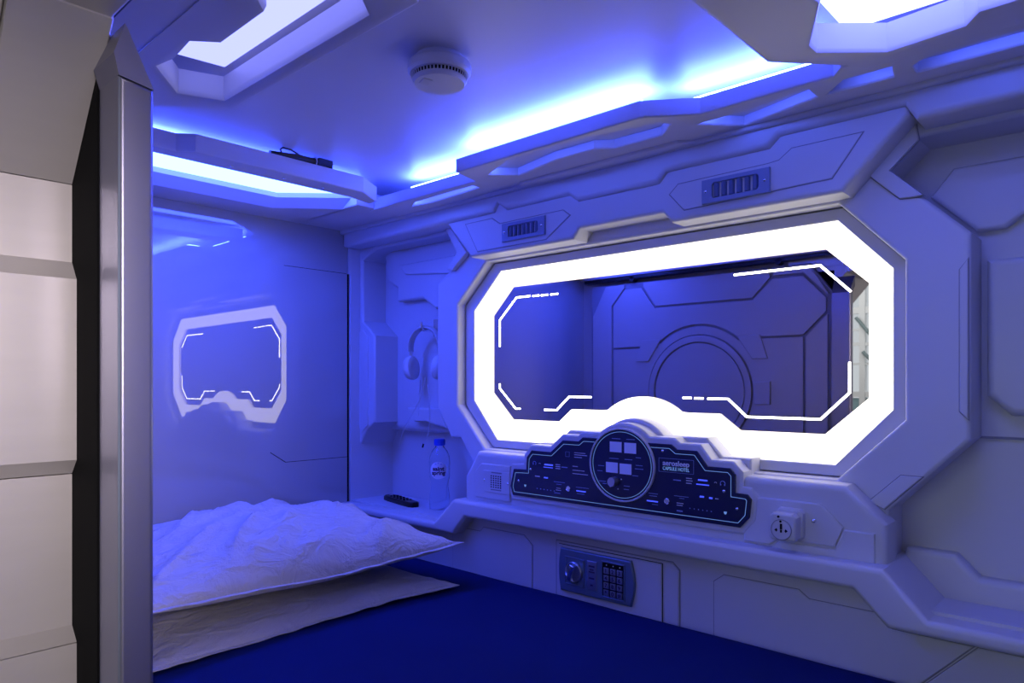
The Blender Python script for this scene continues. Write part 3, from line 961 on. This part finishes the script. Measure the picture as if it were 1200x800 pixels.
# ------------------------------------------------------------------ CABLE BUNDLE lying on the bar
cb = thing('cable', 'black cable bundle tied together, lying on the cove bar', 'cable', (0.43, -0.45, 0.536))
y0, z0 = -0.475, 0.540
bx = 0.434
m = MB()
m.tube([(bx, -0.52, z0 + .001), (bx, -0.48, z0 + .004), (bx, -0.43, z0 + .006), (bx, -0.395, z0 + .007)], lambda t: 0.006 + 0.004 * t, 12)
m.tube([(bx + .006, -0.50, z0 + .002), (bx + .008, -0.45, z0 + .009), (bx + .006, -0.40, z0 + .006)], 0.004, 8)
m.tube([(bx + .004, -0.49, z0 + .004), (bx + .006, -0.497, z0 + .014), (bx + .006, -0.490, z0 + .0195), (bx + .006, -0.470, z0 + .0195), (bx + .006, -0.452, z0 + .014), (bx + .006, -0.44, z0 + .006)], 0.0022, 8)
m.tube([(bx + .004, -0.39, z0 + .004), (bx + .010, -0.375, z0 + .001), (bx + .012, -0.365, z0 - .001)], 0.002, 8)
m.build('cord', M_BLACKP, cb)
MB().box(bx - .009, bx + .011, -0.397, -0.357, z0 - .003, z0 + .017, 0.003).build('plug', M_BLACKP, cb)
MB().tube([(bx + .012 * math.cos(a), -0.402, z0 + .006 + .012 * math.sin(a)) for a in [2 * PI * k / 16 for k in range(16)]], 0.0018, 6, closed=True).build('cable_tie', M_WHITE, cb)
MB().tube([(bx, -0.357, z0 + .013), (bx, -0.347, z0 + .013)], 0.0016, 6).build('plug_pin', M_CHROME, cb)

# ------------------------------------------------------------------ ENTRY WALL with sliding door
we = struct('wall_front', 'entry wall of the capsule with silver cladding at the opening', 'wall')
MB().prism([(-0.05, -0.70), (1.00, -0.70), (1.00, 0.60), (-0.05, 0.60)], -1.16, -1.11, 'front', bev=0).build('inner_panel', M_DOOR, we)
MB().prism([(-0.05, 0.47), (2.18, 0.47), (2.18, 0.60), (-0.05, 0.60)], -1.16, -1.085, 'front', bev=0).build('header', M_WHITE, we)
MB().prism([(0.05, 0.447), (1.60, 0.447), (1.60, 0.462), (0.05, 0.462)], -1.08, -1.045, 'front', bev=0.002).build('door_rail', M_BLACKP, we)
MB().prism([(0.05, 0.462), (1.60, 0.462), (1.60, 0.498), (0.05, 0.498)], -1.11, -1.04, 'front', bev=0.002).build('rail_cover', M_DOOR, we)
# silver pillar left of the opening: stepped boards facing the foot end
PY0, PY1 = -1.24, -1.0845


def board(prof, name='cladding_board', mat=None):
    m = MB()
    m.prism(prof, PY0, PY1, 'front', bev=0.004, seg=3)
    return m.build(name, mat or M_SILVER, we)


board([(0.95, 0.235), (1.027, 0.235), (1.027, 0.1437), (1.0405, 0.1265), (0.95, 0.1265)])
board([(0.95, 0.1265), (1.0405, 0.1265), (1.0445, 0.122), (1.0445, -0.088), (1.027, -0.105), (0.95, -0.105)])
board([(0.95, -0.106), (1.027, -0.106), (1.027, -0.284), (1.0445, -0.300), (0.95, -0.300)])
board([(0.95, -0.301), (1.0445, -0.301), (1.0445, -0.90), (0.95, -0.90)])
m = MB()
m.prism([(0.95, 0.236), (1.027, 0.236), (1.155, 0.387), (1.155, 0.42), (0.95, 0.42)], -1.178, PY1, 'front', bev=0.005)
m.prism([(0.93, 0.236), (1.015, 0.236), (1.143, 0.387), (1.143, 0.42), (0.93, 0.42)], -1.40, -1.179, 'front', bev=0.003)
m.build('canted_board', M_SILVER, we)
m = MB()
m.prism([(0.95, 0.389), (2.18, 0.389), (2.18, 0.47), (0.95, 0.47)], -1.30, PY1 - 0.001, 'front', bev=0.004)
m.build('top_board', M_SILVER, we)

dr = struct('door_1', 'sliding capsule door, open, its aluminium edge by the opening', 'door')
XD = 1.177
YI, YO = -1.053, -1.088
MB().prism([(0.08, -0.60), (XD - 0.05, -0.60), (XD - 0.05, 0.31), (1.06, 0.40), (1.04, 0.432), (0.08, 0.432)], -1.080, -1.063, 'front', bev=0).build('leaf', M_GROOVE, dr)
# inner face of the leaf: pieces parted by dark grooves
oct_ = [(0.10, 0.215), (0.145, 0.375), (0.19, 0.427), (0.95, 0.427), (1.125, 0.30), (1.125, -0.58), (0.10, -0.58)]


def leafpiece(pts, d=YI, holes=(), name='leaf_panel'):
    MB().prism(offset(ccw(pts), 0.0025), -1.064, d, 'front', bev=0.002, seg=2, holes=[offset(ccw(hh), -0.0025) for hh in holes]).build(name, M_DOOR, dr)


def arc(cx_, cz_, r, a0, a1, n_=20):
    return [(cx_ + r * math.cos(math.radians(a0 + (a1 - a0) * k / n_)), cz_ + r * math.sin(math.radians(a0 + (a1 - a0) * k / n_))) for k in range(n_ + 1)]


cc = (0.605, -0.03)
R1, R2, R3 = 0.195, 0.225, 0.262
full2 = arc(*cc, R2, 0, 354, 59)
leafpiece(arc(*cc, R1, 0, 354, 59))
leafpiece(full2, YI + 0.004, [arc(*cc, R1, 0, 354, 59)])
# central field with the circle cut out
field = [(0.195, -0.58), (0.195, 0.19), (0.23, 0.23), (0.23, 0.33), (0.30, 0.415), (0.36, 0.415), (0.41, 0.318), (0.83, 0.318), (0.90, 0.415), (1.00, 0.415), (1.022, 0.39), (1.022, 0.19), (1.022, -0.58)]
leafpiece([(0.20, -0.58), (0.20, 0.152), (0.42, 0.152), (0.42, 0.172)] + arc(*cc, R3, 130, 50) + [(0.80, 0.172), (1.02, 0.172), (1.02, -0.58)], YI - 0.002, [full2])
leafpiece([(0.20, 0.155), (0.42, 0.155), (0.42, 0.175)] + arc(*cc, R3 + .004, 130, 50) + [(0.80, 0.175), (1.02, 0.175), (1.10, 0.255), (1.10, 0.305), (1.02, 0.39), (0.905, 0.39), (0.83, 0.318), (0.41, 0.318), (0.345, 0.408), (0.26, 0.408), (0.20, 0.34)], YI)
leafpiece([(0.41, 0.322), (0.83, 0.322), (0.90, 0.394), (0.89, 0.43), (0.35, 0.43), (0.35, 0.41)], YI - 0.001)
leafpiece([(1.025, -0.58), (1.025, 0.17), (1.105, 0.252), (1.105, -0.58)], YI)
leafpiece([(0.09, -0.58), (0.195, -0.58), (0.195, 0.34), (0.26, 0.412), (0.26, 0.43), (0.16, 0.43), (0.09, 0.30)], YI)
leafpiece([(1.018, 0.396), (1.100, 0.314), (1.112, 0.314), (1.05, 0.41), (1.04, 0.43), (0.912, 0.43), (0.905, 0.396)], YI)
tab = [(cc[0] + 0.225, 0.095), (cc[0] + 0.285, 0.095), (cc[0] + 0.255, 0.185), (cc[0] + 0.165, 0.185)]
MB().prism(tab, YI - .002, YI + 0.005, 'front', bev=0.003).build('leaf_tab', M_DOOR, dr)
MB().prism([(cc[0] + 0.232, -0.075), (cc[0] + 0.295, -0.075), (cc[0] + 0.295, 0.01), (cc[0] + 0.23, 0.01)], YI - .002, YI + 0.005, 'front', bev=0.003).build('leaf_tab', M_DOOR, dr)
MB().prism([(cc[0] - 0.285, 0.095), (cc[0] - 0.225, 0.095), (cc[0] - 0.165, 0.185), (cc[0] - 0.255, 0.185)], YI - .002, YI + 0.005, 'front', bev=0.003).build('leaf_tab', M_DOOR, dr)
MB().lathe([(0.012, 1.045), (0.012, 1.075), (0.0, 1.075)], (0.93, 0, 0.448), '-y', 16).build('roller', M_BLACKP, dr)
MB().lathe([(0.012, 1.045), (0.012, 1.075), (0.0, 1.075)], (0.30, 0, 0.448), '-y', 16).build('roller', M_BLACKP, dr)
# aluminium edge profile with a canted top
m = MB()
prof = [(YO, -0.60), (YI, -0.60), (YI, 0.314), (YO, 0.314)]
m.prism([(YO, -0.60), (YI, -0.60), (YI, 0.316), (YO, 0.322)], XD - 0.060, XD, 'far', bev=0.005, seg=4)
m.build('edge_profile', M_EDGE, dr)
m = MB()
b0 = [(YO, 0.322), (YI, 0.316), (YI - 0.031, 0.375), (YO - 0.006, 0.342)]
vs = [(XD - 0.06, y, z) for y, z in b0] + [(XD - 0.001, YO, 0.322), (XD - 0.001, YI, 0.316), (XD + 0.006, YI - 0.031, 0.375), (XD + 0.004, YO - 0.006, 0.342)]
m.add(vs, [(0, 1, 2, 3), (4, 5, 6, 7), (0, 1, 5, 4), (1, 2, 6, 5), (2, 3, 7, 6), (3, 0, 4, 7)])
m.build('canted_edge', M_EDGE, dr)
MB().prism([(0.90, -0.60), (XD - 0.062, -0.60), (XD - 0.062, 0.40), (0.90, 0.40)], -1.090, -1.081, 'front', bev=0).build('shaded_outer_face', M_BLACK, dr)  # black colour stands in for the deep shade of the door slot

# foot end wall and floor
we2 = struct('wall_left', 'white foot end wall of the capsule', 'wall')
MB().prism([(-1.16, -0.70), (0.17, -0.70), (0.17, 0.60), (-1.16, 0.60)], 2.13, 2.20, 'far', bev=0).build('panel', M_WHITE, we2)
bp_ = struct('trim_1', 'bed platform under the mattress', 'platform')
MB().prism([(-0.05, -1.06), (2.15, -1.06), (2.15, 0.0), (-0.05, 0.0)], 0.88, 0.622, 'ceil', bev=0.004).build('deck', M_WHITE, bp_)
flo = MB().prism([(-4, -8), (6, -8), (6, 1.5), (-4, 1.5)], ZC + 0.05, ZC, 'ceil', bev=0).build('floor', plastic('grey_corridor_floor', (0.35, 0.34, 0.33), 0.4), None)
flo['kind'] = 'structure'
flo['label'] = 'grey corridor floor outside the capsule'
flo['category'] = 'floor'

# hall across the corridor, seen only in the mirror
hall = struct('window_1', 'tall daylight window wall with white steel bracing, seen in the mirror', 'window')
YH = -5.6
M_HALL = plastic('white_hall_steel', (0.80, 0.82, 0.82), 0.5)
M_BRACE = plastic('grey_green_brace', (0.20, 0.27, 0.28), 0.5)
hw = MB()
for zz, t in ((-0.55, .10), (-0.12, .05), (0.18, .02), (0.36, .03), (0.50, .02), (0.66, .06), (1.05, .18)):
    hw.box(-2.5, 2.5, YH, YH + 0.06, zz, zz + t, 0.004)
for xx in (-1.9, -0.9, -0.14, 0.30, 1.2, 2.1):
    hw.box(xx, xx + 0.05, YH, YH + 0.07, -0.9, 1.3, 0.004)
hw.build('window_frame', M_HALL, hall)
bm_ = MB()
for (xa, za, xb, zb) in ((0.28, 0.05, -0.16, 0.62), (0.28, -0.12, -0.10, 0.30), (1.2, 0.0, 0.5, 0.7), (-0.3, 0.0, -0.9, 0.7)):
    bm_.tube([(xa, YH + 0.10, za), (xb, YH + 0.10, zb)], 0.016, 8)
bm_.build('brace', M_BRACE, hall)
MB().prism([(-2.5, -0.42), (2.5, -0.42), (2.5, -0.13), (-2.5, -0.13)], YH + .02, YH + .03, 'front', bev=0).build('spandrel', plastic('teal_glass_panel', (0.30, 0.46, 0.50), 0.2), hall)
MB().prism([(-2.5, -0.9), (2.5, -0.9), (2.5, 1.5), (-2.5, 1.5)], YH - 0.02, YH - 0.01, 'front', bev=0).build('daylight_pane', glow('daylight_sky', (0.82, 0.95, 1.0), 1.1), hall)

# ------------------------------------------------------------------ MATTRESS
mt = thing('mattress', 'mattress under a dark navy blue sheet filling the capsule', 'mattress', (1.06, -0.53, -0.622))
ZM = -0.506
m = MB()
nx, ny = 120, 60
vs, fs = [], []


def mtop(x, y):
    e = 0.0
    for dd in (x - 0.002, 2.125 - x, -0.002 - y, y + 1.045):
        if dd < 0.03:
            e -= 0.03 * (1 - math.sqrt(max(0, 1 - (1 - max(dd, 0) / 0.03) ** 2)))
    q = noise.noise(Vector((x * 2.2, y * 3.0, 0.3))) * 0.0012 + noise.noise(Vector((x * 6 + y * 5, y * 2.5 - x, 2.0))) * 0.0012
    return ZM + e + q


for i in range(nx + 1):
    for j in range(ny + 1):
        x = 0.002 + (2.125 - 0.002) * i / nx
        y = -1.045 + (1.043) * j / ny
        vs.append((x, y, mtop(x, y)))
for i in range(nx):
    for j in range(ny):
        a = i * (ny + 1) + j
        fs.append((a, a + 1, a + ny + 2, a + ny + 1))
rim = [i * (ny + 1) for i in range(nx + 1)] + [nx * (ny + 1) + j for j in range(1, ny + 1)] + [i * (ny + 1) + ny for i in range(nx - 1, -1, -1)] + [j for j in range(ny - 1, 0, -1)]
b0 = len(vs)
for r in rim:
    vs.append((vs[r][0], vs[r][1], -0.6215))
for k in range(len(rim)):
    l = (k + 1) % len(rim)
    fs.append((rim[k], rim[l], b0 + l, b0 + k))
fs.append(tuple(range(b0, b0 + len(rim))))
m.add(vs, fs)
m.build('sheet', M_SHEET, mt, ang=60)


# ------------------------------------------------------------------ PILLOWS
def pillow(label, cx_, cy_, hx, hy, zrim, htop, hbot, seed, tips, group, wr=1.0):
    p = thing('pillow', label, 'pillow', (cx_, cy_, zrim - hbot), group)
    NU, NV = 110, 130

    def outline(u, v):
        x = cx_ + hx * u * (1 - 0.075 * math.cos(v * PI / 2) ** 1.0)
        y = cy_ + hy * v * (1 - 0.055 * math.cos(u * PI / 2) ** 1.0)
        return x, y

    def rim(u, v):
        k = (abs(u) * abs(v)) ** 3
        s = noise.noise(Vector((u * 1.3 + seed, v * 1.6, 1.0))) * 0.008
        return zrim + tips * k + s * (1 - k)

    def shape(u, v):
        a = max(0.0, 1 - abs(u) ** 2.4)
        b_ = max(0.0, 1 - abs(v) ** 2.6)
        return (a * b_) ** 0.55

    def wrk(u, v):
        # long drawn creases running in from the corners and the near edge
        x, y = u * hx, v * hy
        q = 0.0
        d = x * 0.77 + y * 0.64
        e = -x * 0.64 + y * 0.77
        n1 = noise.noise(Vector((d * 8 + seed * 3, e * 2.6, seed)))
        n2 = noise.noise(Vector((d * 20, e * 5 + seed, 3 + seed)))
        n3 = noise.noise(Vector((x * 45, y * 45, 7 + seed)))
        r1 = (1 - min(1, abs(n1) * 2.4)) ** 2
        r2 = (1 - min(1, abs(n2) * 2.6)) ** 2
        q += 0.017 * r1 + 0.009 * r2 * (0.4 + 0.6 * r1) + 0.0004 * n3 + 0.010 * noise.noise(Vector((x * 5, y * 5, seed)))
        return q

    for nm in ('cover',):
        m = MB()
        vs, fs = [], []
        for side in (1, -1):
            base = len(vs)
            for i in range(NU + 1):
                for j in range(NV + 1):
                    u = -1 + 2 * i / NU
                    v = -1 + 2 * j / NV
                    # denser rows near the rim
                    u = math.sin(u * PI / 2) * 0.6 + u * 0.4
                    v = math.sin(v * PI / 2) * 0.6 + v * 0.4
                    x, y = outline(u, v)
                    z = rim(u, v)
                    s_ = shape(u, v)
                    if side == 1:
                        z += htop * s_ + wrk(u, v) * min(1, s_ * 1.6) * wr
                    else:
                        z -= hbot * s_ ** 0.5
                        z += 0.4 * wrk(u + 3, v) * min(1, s_ * 2) * (1 - s_)
                    vs.append((x, y, z))
            for i in range(NU):
                for j in range(NV):
                    a = base + i * (NV + 1) + j
                    fs.append((a, a + 1, a + NV + 2, a + NV + 1))
        m.add(vs, fs)
        o = m.build('cover', M_PILLOW, p, ang=75)
        bm = bmesh.new()
        bm.from_mesh(o.data)
        bmesh.ops.remove_doubles(bm, verts=bm.verts, dist=0.0002)
        bmesh.ops.recalc_face_normals(bm, faces=bm.faces)
        bm.to_mesh(o.data)
        bm.free()
    # stitched flat seam all round
    loop = []
    K = 60
    for k in range(K):
        loop.append((-1 + 2 * k / K, -1))
    for k in range(K):
        loop.append((1, -1 + 2 * k / K))
    for k in range(K):
        loop.append((1 - 2 * k / K, 1))
    for k in range(K):
        loop.append((-1, 1 - 2 * k / K))
    vs, fs = [], []
    n_ = len(loop)
    for (u, v) in loop:
        x0, y0_ = outline(u, v)
        z = rim(u, v)
        dx, dy = (x0 - cx_), (y0_ - cy_)
        fx = 0.011 * (1 if dx > 0 else -1) * (1 if abs(u) > 0.985 else 0.0)
        fy = 0.011 * (1 if dy > 0 else -1) * (1 if abs(v) > 0.985 else 0.0)
        wv = noise.noise(Vector((u * 9, v * 9, seed + 4))) * 0.003
        xi, yi = x0 - fx * 0.4, y0_ - fy * 0.4
        xo, yo = x0 + fx, y0_ + fy
        vs += [(xi, yi, z + .0012), (xo, yo, z + wv + .0008), (xo, yo, z + wv - .0008), (xi, yi, z - .0012)]
    for k in range(n_):
        l = (k + 1) % n_
        for q in range(4):
            r = (q + 1) % 4
            fs.append((k * 4 + q, k * 4 + r, l * 4 + r, l * 4 + q))
    m = MB()
    m.add(vs, fs)
    m.build('seam', M_PILLOW, p, ang=60)
    return p


pillow('white pillow in a thin wrinkled cover, lying under the other pillow on the mattress', 0.385, -0.52, 0.295, 0.355, -0.4990, 0.046, 0.003, 2.3, 0.003, 'two stacked pillows', 0.3)
pillow('white pillow in a thin wrinkled cover, on top of the other pillow', 0.375, -0.515, 0.295, 0.375, -0.411, 0.095, 0.028, 5.1, 0.014, 'two stacked pillows', 1.0)

# ------------------------------------------------------------------ WATER BOTTLE
bt = thing('water_bottle', 'clear plastic water bottle with blue cap on the niche shelf', 'bottle', (0.347, 0.083, -0.3855))
bo = (0.347, 0.083, -0.3855)
H = 0.218
prof = [(0.020, 0.003), (0.026, 0.0), (0.0305, 0.006), (0.0315, 0.020), (0.0305, 0.050), (0.0265, 0.075), (0.0275, 0.088), (0.0315, 0.105), (0.0320, 0.150), (0.0305, 0.165), (0.024, 0.182), (0.0145, 0.194), (0.0130, 0.198), (0.0130, 0.207), (0.010, 0.208)]
MB().lathe(prof, bo, 'z', 40).build('body', M_BOTTLE, bt, ang=50)
MB().lathe([(0.0155, 0.199), (0.0165, 0.201), (0.0165, 0.217), (0.0150, 0.219), (0.0, 0.219)], bo, 'z', 40).build('cap', M_CAP, bt)
ribs = MB()
for k in range(30):
    a = 2 * PI * k / 30
    ribs.tube([(bo[0] + .0166 * math.cos(a), bo[1] + .0166 * math.sin(a), bo[2] + .202), (bo[0] + .0166 * math.cos(a), bo[1] + .0166 * math.sin(a), bo[2] + .216)], 0.0006, 5)
ribs.build('cap_ribs', M_CAP, bt)
# curved oval label facing the room, with its lettering bent round the bottle
lv, lf = [], []
fd = math.atan2(EY - bo[1], EX - bo[0]) - 0.12
RL = 0.0326
n_ = 40
lv.append((bo[0] + RL * math.cos(fd), bo[1] + RL * math.sin(fd), bo[2] + .126))
for k in range(n_):
    t = 2 * PI * k / n_
    a = fd - 0.86 * math.cos(t) if False else fd + 0.86 * math.cos(t)
    lv.append((bo[0] + RL * math.cos(a), bo[1] + RL * math.sin(a), bo[2] + .126 + .026 * math.sin(t)))
rings_ = 5
lv, lf = [], []
for r in range(rings_ + 1):
    q = r / rings_
    for k in range(n_):
        t = 2 * PI * k / n_
        a = fd + 0.86 * q * math.cos(t)
        lv.append((bo[0] + RL * math.cos(a), bo[1] + RL * math.sin(a), bo[2] + .126 + .026 * q * math.sin(t)))
for r in range(rings_):
    for k in range(n_):
        l = (k + 1) % n_
        lf.append((r * n_ + k, r * n_ + l, (r + 1) * n_ + l, (r + 1) * n_ + k))
m = MB()
m.add(lv, lf)
label = m.build('label', M_LABEL, bt)


def bent_text(body, size, zc, mat, width):
    o = lettering('label_lettering', body, size, mat, bt, (0, 0, 0), width=width, bold=0.0006)
    off = Vector(bt['org'])
    for v in o.data.vertices:
        w = v.co + off
        a = fd + w.x / RL
        r = RL + 0.0006 - w.y
        v.co = Vector((bo[0] + r * math.cos(a), bo[1] + r * math.sin(a), bo[2] + zc + w.z)) - off
    o.parent = label
    return o


bent_text('saint', 0.017, 0.131, M_PRINT, 0.036)
bent_text('spring', 0.017, 0.1185, M_PRINT, 0.042)
m = MB()
for (da, dz) in ((-.25, .020), (0.0, .0225), (.25, .020)):
    a = fd + da
    m.tube([(bo[0] + (RL + .0005) * math.cos(a + s_), bo[1] + (RL + .0005) * math.sin(a + s_), bo[2] + .126 + dz - abs(s_) * .02) for s_ in (-.07, 0, .07)], 0.0009, 6)
o = m.build('label_wave', M_CAP, bt)
o.parent = label

# ------------------------------------------------------------------ REMOTE CONTROL
rm = thing('remote_control', 'black remote control lying on the niche shelf beside the bottle', 'remote control', (0.16, 0.055, -0.3855))
pa, pb = Vector((0.075, 0.095)), Vector((0.272, 0.050))
ax = (pb - pa).normalized()
nm = Vector((-ax.y, ax.x))
out = []
for s_, wd in ((0, .010), (.012, .020), (.05, .0235), (.15, .021), (.19, .018), (.202, .010)):
    out.append((pa + ax * s_ + nm * wd))
for s_, wd in ((.202, .010), (.19, .018), (.15, .021), (.05, .0235), (.012, .020), (0, .010)):
    out.append((pa + ax * s_ - nm * wd))
out = [(p.x, p.y) for p in out]
MB().prism(out, 0.3855, 0.3645, 'ceil', bev=0.006, seg=4).build('body', M_BLACKP, rm)
for r in range(5):
    for c in range(3):
        q = pa + ax * (.05 + r * .024) + nm * (-.011 + c * .011)
        MB().lathe([(0.0038, -.3655), (0.0038, -.3632), (0.0032, -.3625), (0, -.3625)], (q.x, q.y, 0), 'z', 12).build('button', M_BLACK, rm)
q = pa + ax * .026
MB().lathe([(0.0055, -.3655), (0.0055, -.3630), (0, -.3625)], (q.x, q.y, 0), 'z', 14).build('button', M_STEEL, rm)

# ------------------------------------------------------------------ HOOK + HEADPHONES
HX, HY = 0.283, 0.080
hk = thing('wall_hook', 'chrome hook in the niche holding the headphones', 'hook', (HX, 0.125, 0.16))
MB().box(HX - .012, HX + .012, 0.124, 0.1305, 0.150, 0.205, 0.001).build('back_plate', M_CHROME, hk)
MB().tube([(HX, 0.127, 0.170), (HX, 0.10, 0.166), (HX, 0.075, 0.167), (HX, 0.066, 0.176), (HX, 0.065, 0.192)], 0.0045, 10).build('prong', M_CHROME, hk)
hp = thing('headphones', 'white over ear headphones hanging from the hook in the niche', 'headphones', (HX, HY, 0.02))
ang = math.radians(12)
ux, uy = math.cos(ang), math.sin(ang)


def HPp(a, z, off=0.0):
    return (HX + a * ux - off * uy, HY + a * uy + off * ux, z)


band = []
for k in range(25):
    t = math.radians(-12 + 204 * k / 24)
    band.append(HPp(0.058 * math.cos(t), 0.112 + 0.064 * math.sin(t) ** 1 if math.sin(t) > 0 else 0.112 + 0.055 * math.sin(t)))
vs, fs = [], []
Bn = [Vector(p) for p in band]
cen = Vector(HPp(0, 0.10))
for p in Bn:
    rd = (p - cen).normalized()
    wd = Vector((-uy, ux, 0)) * 0.013
    vs += [p + wd, p + rd * .006 + wd * .6, p + rd * .006 - wd * .6, p - wd, p - rd * .005 - wd * .7, p - rd * .005 + wd * .7]
for i in range(len(Bn) - 1):
    for q in range(6):
        r = (q + 1) % 6
        fs.append((i * 6 + q, i * 6 + r, (i + 1) * 6 + r, (i + 1) * 6 + q))
fs += [tuple(range(6)), tuple(range((len(Bn) - 1) * 6, len(Bn) * 6))]
m = MB()
m.add(vs, fs)
m.build('headband', M_WHITE, hp, ang=70)
for sg in (-1, 1):
    m = MB()
    m.tube([HPp(sg * 0.057, 0.105), HPp(sg * 0.060, 0.082), HPp(sg * 0.061, 0.062)], 0.0065, 10)
    m.build('slider', M_WHITE, hp)
    c = Vector(HPp(sg * 0.060, 0.050))
    axv = Vector((ux * sg, uy * sg, -0.12)).normalized()
    tmp = MB()
    for prof_, nm_, mt_ in (([(0.020, 0.013), (0.030, 0.010), (0.034, 0.003), (0.034, -0.003)], 'ear_cup', M_WHITE), ([(0.034, -0.003), (0.036, -0.008), (0.034, -0.016), (0.024, -0.020), (0.016, -0.018)], 'ear_pad', plastic('pale_ear_pad', (0.62, 0.62, 0.66), 0.6))):
        tmp = MB()
        side = axv.cross(Vector((0, 0, 1))).normalized()
        upv = side.cross(axv).normalized()
        vs, fs = [], []
        n_ = 32
        for r, h_ in prof_:
            for k in range(n_):
                t = 2 * PI * k / n_
                vs.append(c + axv * h_ + side * (r * 0.86 * math.cos(t)) + upv * (r * 1.05 * math.sin(t)))
        for i in range(len(prof_) - 1):
            for k in range(n_):
                l = (k + 1) % n_
                fs.append((i * n_ + k, i * n_ + l, (i + 1) * n_ + l, (i + 1) * n_ + k))
        fs += [tuple(range(n_)), tuple(range((len(prof_) - 1) * n_, len(prof_) * n_))]
        tmp.add(vs, fs)
        tmp.build(nm_, mt_, hp, ang=50)


def bez3(a, b_, c, d, n_=24):
    r = []
    for k in range(n_ + 1):
        t = k / n_
        r.append(Vector(a) * (1 - t) ** 3 + Vector(b_) * 3 * t * (1 - t) ** 2 + Vector(c) * 3 * t * t * (1 - t) + Vector(d) * t ** 3)
    return r


MB().tube(bez3((0.312, 0.055, 0.02), (0.31, 0.05, -0.06), (0.20, 0.06, -0.12), (0.165, 0.07, -0.195)), 0.0016, 8).build('cable', M_WHITE, hp)
MB().tube(bez3((0.225, 0.11, 0.015), (0.225, 0.10, -0.05), (0.23, 0.10, -0.08), (0.225, 0.10, -0.10)), 0.0016, 8).build('cable', M_WHITE, hp)
MB().tube(bez3((0.318, 0.06, 0.0), (0.335, 0.06, -0.09), (0.32, 0.07, -0.16), (0.275, 0.08, -0.185)), 0.0016, 8).build('cable', M_WHITE, hp)
MB().tube([(0.275, 0.08, -0.185), (0.268, 0.082, -0.197)], 0.0028, 8).build('jack_plug', M_BLACKP, hp)

# ------------------------------------------------------------------ CORRIDOR LAMP and added hall fill
def area(name, loc, rot, sx_, sy_, power, col):
    l = bpy.data.lights.new(name, 'AREA')
    l.shape = 'RECTANGLE'
    l.size, l.size_y = sx_, sy_
    l.energy = power
    l.color = col
    o = bpy.data.objects.new(name, l)
    COL.objects.link(o)
    o.location = loc
    o.rotation_euler = rot
    return o


LP = Vector((2.95, -1.50, 0.35))
lamp = area('corridor_lamp', LP, (0, 0, 0), 0.35, 0.35, 1.3, (1.0, 0.86, 0.88))
lamp.rotation_euler = (Vector((1.03, -1.19, 0.0)) - LP).to_track_quat('-Z', 'Y').to_euler()
lamp.data.spread = math.radians(40)

hl = area('hall_frame_fill', (0.0, -4.4, 1.0), (math.radians(-75), 0, 0), 3.0, 1.5, 36, (0.92, 1.0, 1.0))  # unseen fill, added to brighten the window frames of the hall

w = bpy.data.worlds.new('pale_corridor_air')
w.use_nodes = True
w.node_tree.nodes['Background'].inputs['Color'].default_value = (0.9, 0.86, 0.88, 1)
w.node_tree.nodes['Background'].inputs['Strength'].default_value = 0.22
bpy.context.scene.world = w

# ------------------------------------------------------------------ lift everything to floor level and tidy
for o in list(bpy.data.objects):
    if o.parent is None:
        o.location.z += ZC
    if 'org' in o:
        del o['org']

# ------------------------------------------------------------------ CAMERA
cam = bpy.data.cameras.new('camera')
cam.sensor_width = 36.0
cam.lens = 36.0 * F_PX / 1200.0
cam.shift_y = (HOR - 400.0) / 1200.0
cam.clip_start = 0.02
co = bpy.data.objects.new('camera', cam)
COL.objects.link(co)
co.location = (EX, EY, ZC)
co.rotation_euler = (PI / 2, 0, math.atan2(CA, SA))
sc = bpy.context.scene
sc.camera = co
sc.view_settings.view_transform = 'Standard'
sc.view_settings.look = 'None'
sc.view_settings.exposure = 0.16
sc.view_settings.gamma = 1.0
sc.view_settings.use_curve_mapping = False
